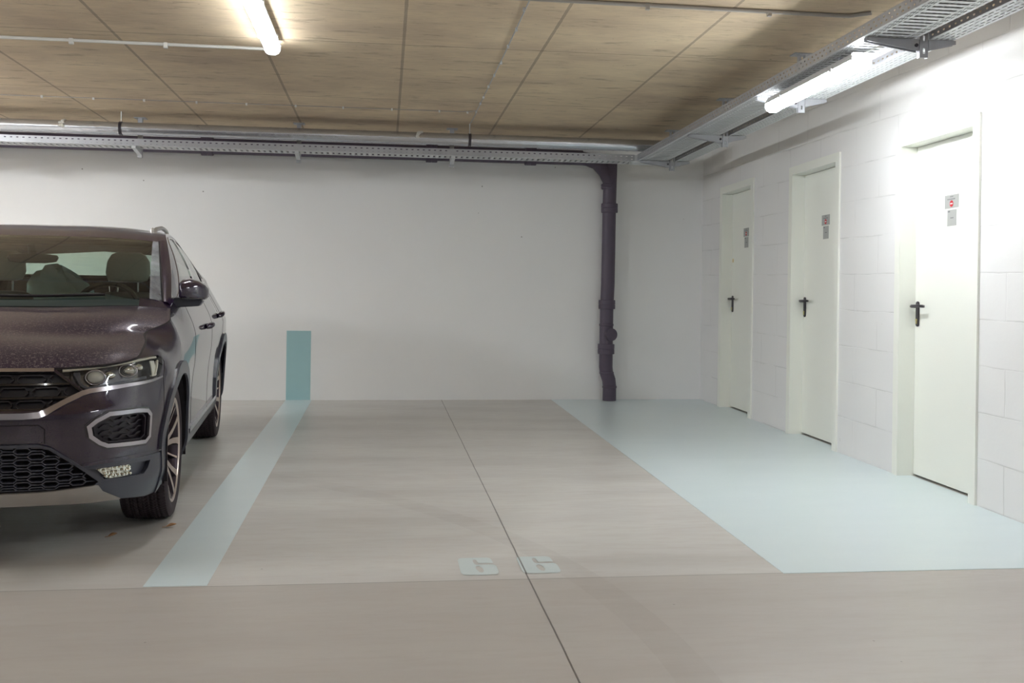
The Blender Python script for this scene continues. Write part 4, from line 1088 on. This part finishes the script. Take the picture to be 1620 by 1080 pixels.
# painted corner between bonnet, wing and pillar base
WBx = [(0, .035, 1.066), (.25, .042, 1.068), (.45, .062, 1.072), (.62, .10, 1.077), (.742, .155, 1.078), (.795, .215, 1.062)]
sc_m = MB(); v = []; f = []; K_ = 8
for i in range(K_ + 1):
    t = .84 + .16 * i / K_; k = int(round(t * 30)); q = cowl[k]; a = lin([(p[0], p[1]) for p in WBx], q[0]); b_ = lin([(p[0], p[2]) for p in WBx], q[0])
    x1 = min(q[0], .80)
    v += [(q[0], q[1] + .002, q[2] + .001), (x1, max(a, q[1] + .004) + .006, b_ + .006)]
for i in range(K_): f.append((2 * i, 2 * i + 1, 2 * i + 3, 2 * i + 2))
v.append((.845, .30, 1.072)); f.append((2 * K_, 2 * K_ + 1, 2 * K_ + 2))
sc_m.add(v, f); sc_m.add([(-a, b, c_) for a, b, c_ in v], f); sc_m.build('scuttle_corner', M_paint, car, smooth=60, recalc=False)
# windscreen
WB = [(0, .035, 1.066), (.25, .042, 1.068), (.45, .062, 1.072), (.62, .10, 1.077), (.742, .155, 1.078), (.795, .215, 1.062)]
WT = [(0, .965, 1.416), (.25, .955, 1.414), (.45, .935, 1.409), (.58, .91, 1.400), (.655, .88, 1.393), (.690, .85, 1.388)]
def row3(T, t):
    k = t * (len(T) - 1); i = min(int(k), len(T) - 2); P_ = [T[max(i - 1, 0)] if i else (-T[1][0], T[1][1], T[1][2]), T[i], T[i + 1], T[min(i + 2, len(T) - 1)]]
    u = k - i; return Vector([.5 * ((2 * b) + (-a + c) * u + (2 * a - 5 * b + 4 * c - d) * u * u + (-a + 3 * b - 3 * c + d) * u ** 3) for a, b, c, d in zip(*P_)])
def WS(a, b, off=0): # a 0 centre .. 1 side, b 0 bottom .. 1 top
    a_ = abs(a); p, q = row3(WB, min(a_, 1)), row3(WT, min(a_, 1)); r = p.lerp(q, b); bow = .035 * math.sin(PI * b) * (1 - .4 * a_)
    r.y -= bow * .5; r.z += bow * .8
    if off: r = r + Vector((0, -.35, .93)) * off
    if a < 0: r.x = -r.x
    return r
nu, nv = 30, 26
Gw = [[WS(.80 * i / nu, j / nv) for i in range(nu + 1)] for j in range(nv + 1)]
ws = gridmesh('windscreen', Gw, M_wind)
Gd = [[WS(.80 + .20 * i / 6, j / nv) for i in range(7)] for j in range(nv + 1)]
gridmesh('unwiped_edge', Gd, M_winddust, ws)
fr_ = [[WS(.80 * i / nu, .96 + .04 * j / 2, -.003) for i in range(nu + 1)] for j in range(3)]; gridmesh('screen_frit', fr_, M_gloss, ws)
# upper side curve
RF = [(.22, (.838, .235, 1.040)), (.5, (.805, .50, 1.20)), (.86, (.733, .885, 1.392)), (1.02, (.706, 1.04, 1.432)), (1.25, (.684, 1.25, 1.450)), (1.6, (.660, 1.6, 1.460)), (2.2, (.618, 2.2, 1.447)), (2.6, (.572, 2.6, 1.420)), (2.95, (.518, 2.86, 1.385)), (3.17, (.46, 3.0, 1.372))]
def Rf(s):
    y = plan(s)[1]
    if s <= s_at_y(3.17):
        return Vector([mono([(k, p[c]) for k, p in RF], y) for c in range(3)])
    t = (s - s_at_y(3.17)) / (SMAX - s_at_y(3.17)); x = .46 * (1 - t); return Vector((x, 3.0 + .09 * math.sin(PI / 2 * min(1, t * 1.6)), 1.372 + .02 * t))
def G(s, t, off=0.0):
    if s > SMAX: q = G(2 * SMAX - s, t); return Vector((-q[0], q[1], q[2]))
    p = Vector(S(s, ztop(s))); q = Rf(s); r = p.lerp(q, t); h = (q - p).length
    b = .045 * h * math.sin(PI * max(0, min(1, t))) ; _, _, nx, ny = plan(s)
    return r + Vector((nx, ny, .4)) * (b)
def nG(s, t): 
    n_ = sn(lambda a, b: G(a, b), s, t, .02); _, _, nx, ny = plan(min(s, SMAX)); return n_ if n_.x * nx + n_.y * ny + n_.z * .3 > 0 else -n_
sy = s_at_y
W1 = [(sy(.50), .10), (sy(1.50), .06), (sy(1.53), .90), (sy(1.30), .915), (sy(1.05), .90), (sy(.93), .84)]
W2 = [(sy(1.62), .06), (sy(2.48), .06), (sy(2.56), .14), (sy(2.38), .60), (sy(2.28), .80), (sy(2.12), .88), (sy(1.65), .90)]
WR = [(sy(3.2) + .04, .10), (SMAX, .08), (SMAX, .955), (sy(3.2) + .10, .94)]
BP = [(sy(1.50), .06), (sy(1.62), .06), (sy(1.65), .90), (sy(1.53), .90)]
og_ = [(S_A + .01, 0), (SMAX, 0), (SMAX, 1), (S_A + .01, 1)]
gp, gt = regions(og_, [('w1', W1), ('w2', W2), ('wr', WR), ('bp', BP)], .04, .09, S_A + .01, SMAX, 0, 1, step=.04)
gg = {}
for t, r in gt: gg.setdefault(('w1', 'w2', 'wr', 'bp', 'x')[r], []).append(t)
region_mesh('cabin_pillars', gp, gg['x'], G, nG, 0, M_paint, wall=False)
region_mesh('front_side_window', gp, gg['w1'], G, nG, -.004, M_side, wall=False); region_mesh('rear_side_window', gp, gg['w2'], G, nG, -.004, M_side, wall=False)
region_mesh('rear_window', gp, gg['wr'], G, nG, -.004, M_wind, wall=False); region_mesh('centre_pillar_trim', gp, gg['bp'], G, nG, .001, M_gloss, wall=False)
tr_ = MB(); ribbon([(sy(.40), .06), (sy(.93), .90), (sy(1.10), .945), (sy(1.5), .955), (sy(2.2), .93), (sy(2.40), .82), (sy(2.66), .10)], .016, .003, .008, fn=G, nf=nG, mb=tr_, step=.05); tr_.build('silver_window_trim', M_chrome, car, smooth=40)
tr_ = MB(); ribbon([(sy(.42), .015), (sy(2.64), .02)], .03, .002, .004, fn=G, nf=nG, mb=tr_, step=.08); tr_.build('window_seal', M_gloss, car, smooth=40)
# A-pillar front face
Gp = [[WS(1, j / 20).lerp(Rf(s_at_y(.225 + (.86 - .225) * j / 20)), i / 5) + Vector((0, -.006, .008)) * math.sin(PI * i / 5) for i in range(6)] for j in range(21)]
gridmesh('front_pillar', Gp, M_paint)
gl_ = MB()
for m in (1, -1): gl_.tube([((WS(1, j / 12).x + .004) * m, WS(1, j / 12).y, WS(1, j / 12).z + .002) for j in range(13)], .0045, 6)
gl_.build('screen_seal', M_liner, car, smooth=60)
# roof
def roofz(x, y):
    c = mono([(.85, 1.392), (.965, 1.424), (1.15, 1.468), (1.4, 1.502), (1.8, 1.522), (2.2, 1.515), (2.6, 1.486), (2.9, 1.448), (3.1, 1.405)], y); return c - .055 * (abs(x) / .66) ** 2.2 * min(1, max(0, (y - .8) / .5))
nF = 24
frt = [WS(i / nF, 1.0) for i in range(nF + 1)] + [Rf(s_at_y(.86))]
sd = [Rf(sy(.86) + (sy(3.0) - sy(.86)) * i / 60) for i in range(61)]
rr_ = [Rf(SMAX + (sy(3.0) - SMAX) * i / 30) for i in range(31)]
rf_ = gridmesh('roof', coons(frt, sd, rr_, 30, 60, roofz), M_dusty2)
hd = coons([p + Vector((0, .10, -.045)) for p in frt], [Vector((p.x - .02, p.y, p.z - .025)) for p in sd], [p + Vector((0, -.05, -.018)) for p in rr_], 16, 24, lambda x, y: roofz(x, y) - .03)
gridmesh('headlining', hd, M_head, car)
# roof rails
for m in (1, -1):
    r = MB(); P = []
    for i in range(25):
        y = 1.17 + 1.62 * i / 24; x = lin([(1.17, .612), (1.6, .600), (2.2, .560), (2.79, .500)], y); z = roofz(x, y) + .036 * min(1, math.sin(PI * i / 24) * 3.2) - .008
        P.append((x * m, y, z))
    r.tube(P, [.020 if i in (0, 24) else .0135 for i in range(25)], 10); r.v = [(a, b, c) for a, b, c in r.v]
    f0 = P[0]; r.ball((f0[0], f0[1] + .012, f0[2] + .020), (.015, .022, .036), 12, 8)
    r.build('roof_rail', M_silver, car, smooth=60)
# wipers
wp = MB(); wq = MB()
wq.tube([WS(.50, .03, .012), WS(.2, .018, .014), WS(-.15, .02, .012)], .007, 8); wp.tube([WS(-.05, .012, .012), WS(-.4, .02, .014), WS(-.75, .02, .012)], .007, 8)
wp.build('wiper', M_liner, car, smooth=60); wq.build('wiper', M_liner, car, smooth=60)
# ---------------------------------------------------------------- door mirrors
for m in (1, -1):
    cap = MB(); n = 20; secs = []
    # cross sections from inboard to outboard: (x, y centre, z centre, half depth, half height up, half height down)
    for (x, y, z, d, hu, hd_) in ((.868, .345, 1.122, .045, .030, .045), (.885, .355, 1.125, .085, .044, .055), (.920, .375, 1.122, .098, .052, .056), (.960, .40, 1.117, .095, .046, .052), (.992, .43, 1.108, .070, .034, .044), (1.008, .45, 1.104, .030, .016, .022)):
        sec = []
        for k in range(n):
            a = 2 * PI * k / n; ca, sa = math.cos(a), math.sin(a)
            e = .50; cx_ = math.copysign(abs(ca) ** e, ca); sx_ = math.copysign(abs(sa) ** e, sa)
            sec.append((x * m, y - d * cx_ * (1 if cx_ > 0 else .35), z + sx_ * (hu if sx_ > 0 else hd_) + (.010 * (1 - abs(cx_)))))
        secs.append(sec)
    v = [p for s_ in secs for p in s_]; f = []
    for i in range(len(secs) - 1):
        for k in range(n): f.append((i * n + k, i * n + (k + 1) % n, (i + 1) * n + (k + 1) % n, (i + 1) * n + k))
    f += [tuple(range(n)), tuple((len(secs) - 1) * n + k for k in range(n))]
    cap.add(v, f); mc = cap.build('door_mirror', M_paint, car, smooth=50)
    ms = MB(); ms.prism([(.80, 1.060), (.845, 1.082), (.965, 1.074), (.985, 1.062), (.965, 1.036), (.87, 1.030), (.82, 1.015)], 'y', .36, .46); ms.v = [(a * m, b, c) for a, b, c in ms.v]
    ms.build('mirror_arm', M_clad, mc, bevel=.006)
    mg = MB(); mg.prism([(.885, 1.085), (.90, 1.155), (.97, 1.15), (.992, 1.12), (.98, 1.075)], 'y', .408, .412); mg.v = [(a * m, b, c) for a, b, c in mg.v]; mg.build('mirror_glass', M_refl, mc)
    li = MB(); li.tube([(.878 * m, .285, 1.080), (.93 * m, .292, 1.078), (.98 * m, .345, 1.078)], .004, 8); li.build('indicator_strip', M_gloss, mc, smooth=60)
# ---------------------------------------------------------------- wheels
TR, RW = .333, .112
def tyre_mesh():
    # (x from centre plane, radius) outer profile
    prof = [(-.094, .256), (-.104, .262), (-.1115, .282), (-.1115, .298), (-.107, .316), (-.100, .3245)]
    tread = [(-.098 + .196 * i / 28) for i in range(29)]
    NT_ = 288; v = []; P = []
    full = [(a, b, 0) for a, b in prof] + [(x, TR - .007 * (abs(x) / .098) ** 2.6, 1) for x in tread] + [(-a, b, 0) for a, b in prof[::-1]]
    m_ = len(full); f = []
    for k in range(NT_):
        th = 2 * PI * k / NT_
        for (x, r, tr) in full:
            if tr:
                g_ = 0
                ax = abs(x)
                if abs(ax - .030) < .0045 or abs(ax - .066) < .004: g_ = 1
                ph = ((th * TR * 1000) / 21.8 + ax * 1000 * (.055 if ax < .066 else .012)) % 1.0
                if ph < (.26 if ax < .066 else .22) and ax > .006: g_ = 1
                r = r - .0065 * g_
            v.append((x, r * math.cos(th), r * math.sin(th)))
    for k in range(NT_):
        k2 = (k + 1) % NT_
        for i in range(m_ - 1): f.append((k * m_ + i, k * m_ + i + 1, k2 * m_ + i + 1, k2 * m_ + i))
    mb = MB(); mb.add(v, f); return mb
def wheel_proto():
    ty = tyre_mesh().build('wheel', M_rubber, car, smooth=32, recalc=True)
    r = MB(); r.lathe([(-.095, .258), (-.100, .248), (-.09, .236), (-.02, .228), (.06, .226), (.088, .236), (.099, .244), (.1035, .250), (.1045, .257), (.098, .261)], (0, 0, 0), (1, 0, 0), 64)
    r.build('rim_barrel', M_rimdark, ty, smooth=40)
    lp_ = MB(); lp_.lathe([(.0985, .243), (.1045, .246), (.1065, .251), (.1055, .2575)], (0, 0, 0), (1, 0, 0), 64); lp_.build('rim_lip', M_rimface, ty, smooth=60)
    for k in range(5):
        face = MB(); pocket = MB()
        base = 2 * PI * k / 5 + .3
        for sgn in (-1, 1):
            def pt(rad, ang, x): return (x, rad * math.cos(ang), rad * math.sin(ang))
            R_ = [.050, .10, .16, .21, .246]; cen = [base + sgn * a for a in (.16, .125, .175, .235, .275)]; wdt = [.026, .026, .026, .028, .034]; xx = [.060, .066, .082, .094, .100]
            v = []; 
            for rr, ca, w_, x in zip(R_, cen, wdt, xx):
                da = w_ / rr / 1.0 * .55
                v += [pt(rr, ca - da, x), pt(rr, ca + da, x), pt(rr, ca + da * 1.5, x - .035), pt(rr, ca - da * 1.5, x - .035)]
            face.add(v, [(i * 4 + 0, i * 4 + 1, i * 4 + 5, i * 4 + 4) for i in range(4)])
            pocket.add(v, [(i * 4 + a, i * 4 + b, i * 4 + 4 + b, i * 4 + 4 + a) for i in range(4) for a, b in ((1, 2), (2, 3), (3, 0))])
        # slimmer intermediate blade
        for sgn in (0,):
            v = []
            for rr, w_, x in ((.06, .010, .055), (.15, .008, .074), (.246, .012, .096)):
                da = w_ / rr * .5; ca = base + PI / 5
                v += [(x, rr * math.cos(ca - da), rr * math.sin(ca - da)), (x, rr * math.cos(ca + da), rr * math.sin(ca + da)), (x - .03, rr * math.cos(ca + da), rr * math.sin(ca + da)), (x - .03, rr * math.cos(ca - da), rr * math.sin(ca - da))]
            face.add(v, [(i * 4, i * 4 + 1, i * 4 + 5, i * 4 + 4) for i in range(2)]); pocket.add(v, [(i * 4 + a, i * 4 + b, i * 4 + 4 + b, i * 4 + 4 + a) for i in range(2) for a, b in ((1, 2), (2, 3), (3, 0))])
        pocket.build('spoke_side', M_rimdark, ty, recalc=False); face.build('spoke', M_rimface, ty, recalc=False)
    h = MB(); h.lathe([(.02, .072), (.052, .070), (.060, .058), (.062, .030), (.068, .028), (.070, 0)], (0, 0, 0), (1, 0, 0), 40); h.build('hub_cap', M_rimdark, ty, smooth=40)
    d = MB(); d.lathe([(.0, .06), (.0, .165), (.022, .165), (.022, .06)], (0, 0, 0), (1, 0, 0), 48); d.build('brake_disc', M_disc, ty, smooth=40)
    return ty
wp0 = wheel_proto(); TW = .778
for i, (m, yc) in enumerate(((1, 0), (1, 2.59), (-1, 0), (-1, 2.59))):
    if i == 0: o = wp0
    else:
        o = wp0.copy(); COL.objects.link(o); o.parent = car
        for ch in wp0.children:
            c = ch.copy(); COL.objects.link(c); c.parent = o
    o.location = (TW * m, yc, TR - .001); o.rotation_euler = (0.35 * i, 0, 0 if m > 0 else PI)
# ---------------------------------------------------------------- interior
ds = MB(); n = 20
prof = [(.16, 1.035), (.28, 1.055), (.42, 1.060), (.56, 1.045), (.64, .99), (.66, .85), (.60, .45)]
v = []; f = []
for i in range(n + 1):
    x = -.74 + 1.48 * i / n
    for y, z in prof: v.append((x, y + .06 * (abs(x) / .74) ** 2, z + .045 * math.exp(-((x - .40) / .16) ** 2) * (1 if .3 < y < .6 else 0)))
k_ = len(prof)
for i in range(n):
    for j in range(k_ - 1): f.append((i * k_ + j, i * k_ + j + 1, (i + 1) * k_ + j + 1, (i + 1) * k_ + j))
ds.add(v, f); ds.build('dashboard', M_dash, car, smooth=60, recalc=False)
sw = MB(); c = Vector((.42, .80, .985)); ax = Vector((0, math.cos(.45), math.sin(.45) * -1)); ux = Vector((1, 0, 0)); uz = Vector((0, math.sin(.45), math.cos(.45)))
sw.tube([c + (ux * math.cos(a) + uz * math.sin(a)) * .178 for a in [2 * PI * k / 36 for k in range(36)]], .015, 10, closed=True)
for a in (0, PI, -PI / 2): sw.tube([c, c + (ux * math.cos(a) + uz * math.sin(a)) * .175], [.03, .014], 8)
sw.tube([c, c + Vector((0, -.22, -.10))], .035, 12)
sw.build('steering_wheel', M_gloss, car, smooth=60)
def seat(xc, m1, m2):
    b = MB()
    def slab(rows, depth):
        v = []; f = []; n_ = 16
        for (y, z, hw, dp) in rows:
            for k in range(n_):
                a = 2 * PI * k / n_; ca, sa = math.cos(a), math.sin(a); e = .55
                v.append((xc + hw * math.copysign(abs(ca) ** e, ca), y + dp * math.copysign(abs(sa) ** e, sa), z))
        for i in range(len(rows) - 1):
            for k in range(n_): f.append((i * n_ + k, i * n_ + (k + 1) % n_, (i + 1) * n_ + (k + 1) % n_, (i + 1) * n_ + k))
        f += [tuple(range(n_)), tuple((len(rows) - 1) * n_ + k for k in range(n_))]
        return v, f
    b.add(*slab([(1.20, .50, .22, .06), (1.26, .62, .25, .065), (1.33, .80, .25, .06), (1.40, .98, .22, .05), (1.435, 1.07, .17, .04), (1.44, 1.09, .12, .02)], 0))
    b.add(*slab([(.98, .42, .24, .26), (.98, .52, .255, .27), (.97, .55, .22, .24)], 0))
    st = b.build('seat', m2, car, smooth=60)
    h = MB(); h.add(*slab([(1.44, 1.152, .085, .025), (1.44, 1.163, .118, .045), (1.455, 1.21, .134, .052), (1.465, 1.28, .126, .046), (1.465, 1.322, .102, .034), (1.465, 1.338, .07, .02)], 0)); h.build('headrest', m1, st, smooth=60)
    for dx in (-.06, .06): MB().tube([(xc + dx, 1.44, 1.05), (xc + dx, 1.448, 1.17)], .006, 8).build('headrest_post', M_chrome, st, smooth=60)
seat(.43, M_seat, M_seatdark); seat(-.30, M_seat, M_seatdark)
rb = MB(); rb.prism([(2.05, .45), (2.62, .55), (2.72, 1.10), (2.66, 1.13), (2.58, 1.10), (2.44, .66), (2.05, .62)], 'x', -.66, .66); rb.build('rear_bench', M_seatdark, car, bevel=.02)
pc = MB(); pc.prism([(2.70, 1.10), (2.86, 1.15), (3.05, 1.145), (3.05, 1.12), (2.72, 1.06)], 'x', -.70, .70); pc.build('parcel_shelf', M_liner, car)
im = MB(); im.prism([(-.085, 1.300), (-.02, 1.306), (.09, 1.308), (.16, 1.300), (.168, 1.285), (.155, 1.262), (.10, 1.255), (-.03, 1.255), (-.085, 1.264), (-.098, 1.285)], 'y', .775, .80)
im.tube([(.035, .785, 1.29), (.025, .79, 1.36)], .02, 10); im.build('interior_mirror', M_gloss, car, bevel=.004)
M_dark_in = M_liner
# plastic bag on the front seats' gap (a loose thing in the cabin)
bg = MB(); n_u, n_v = 26, 14; v = []; f = []
random.seed(3)
for j in range(n_v + 1):
    for i in range(n_u):
        a = 2 * PI * i / n_u; ph = PI * j / n_v; rr = 1 + .10 * math.sin(3 * a + 2.2 * ph) + .08 * math.sin(7 * a - 3 * ph) + random.uniform(-.035, .035)
        x = -.02 + .185 * math.sin(ph) * math.cos(a) * rr; y = 1.72 + .14 * math.sin(ph) * math.sin(a) * rr; z = 1.075 + (.155 - .075 * (x + .02) / .18) * math.cos(ph) * (rr if ph < 1.5 else 1)
        v.append((x, y, z))
for j in range(n_v):
    for i in range(n_u): f.append((j * n_u + i, (j + 1) * n_u + i, (j + 1) * n_u + (i + 1) % n_u, j * n_u + (i + 1) % n_u))
bg.add(v, f); bgo = bg.build('plastic_bag', M_bag, None, smooth=40); bgo.matrix_world = cm
tag(bgo, 'crumpled pale teal plastic bag behind the windscreen between the front seats of the car', 'bag')

# ---------------------------------------------------------------- one object for each side of the car
def half(o, sign, name=None):
    me = o.data; keep = [p for p in me.polygons if sum(me.vertices[i].co.x for i in p.vertices) * sign > 0]
    if not keep: return None
    used = sorted({i for p in keep for i in p.vertices}); idx = {k: i for i, k in enumerate(used)}
    nm = bpy.data.meshes.new(o.name.split('.')[0]); nm.from_pydata([tuple(me.vertices[i].co) for i in used], [], [tuple(idx[i] for i in p.vertices) for p in keep])
    for m_ in me.materials: nm.materials.append(m_)
    for a, b in zip(nm.polygons, keep): a.use_smooth = b.use_smooth
    cn = [tuple(me.corner_normals[l].vector) for p in keep for l in p.loop_indices]
    nm.update()
    if any(p.use_smooth for p in keep): nm.normals_split_custom_set(cn)
    return nm
def splits(o):
    if o.type != 'MESH' or o.name.startswith('wheel') and not o.name.startswith('wheelarch'): return False
    if o.location.length > 1e-4: return False
    xs = [v.co.x for v in o.data.vertices]
    return min(xs) < -.02 and max(xs) > .02 and min(abs(x) for x in xs) > .012
def split_lr(o, parent_r):
    """returns the right-hand twin"""
    a, b = half(o, 1), half(o, -1); r = o.copy(); COL.objects.link(r); r.data = b; r.parent = parent_r or o.parent; o.data = a; return r
def has_side(o):
    xs = [v.co.x for v in o.data.vertices]; return (max(xs) + min(xs)) / 2
for o in list(car.children):
    kids = list(o.children); tw = split_lr(o, None) if splits(o) else None
    for k in kids:
        if tw is None:
            if splits(k): split_lr(k, o)
        elif splits(k): split_lr(k, tw)
        elif k.type == 'MESH' and has_side(k) < -.02: k.parent = tw
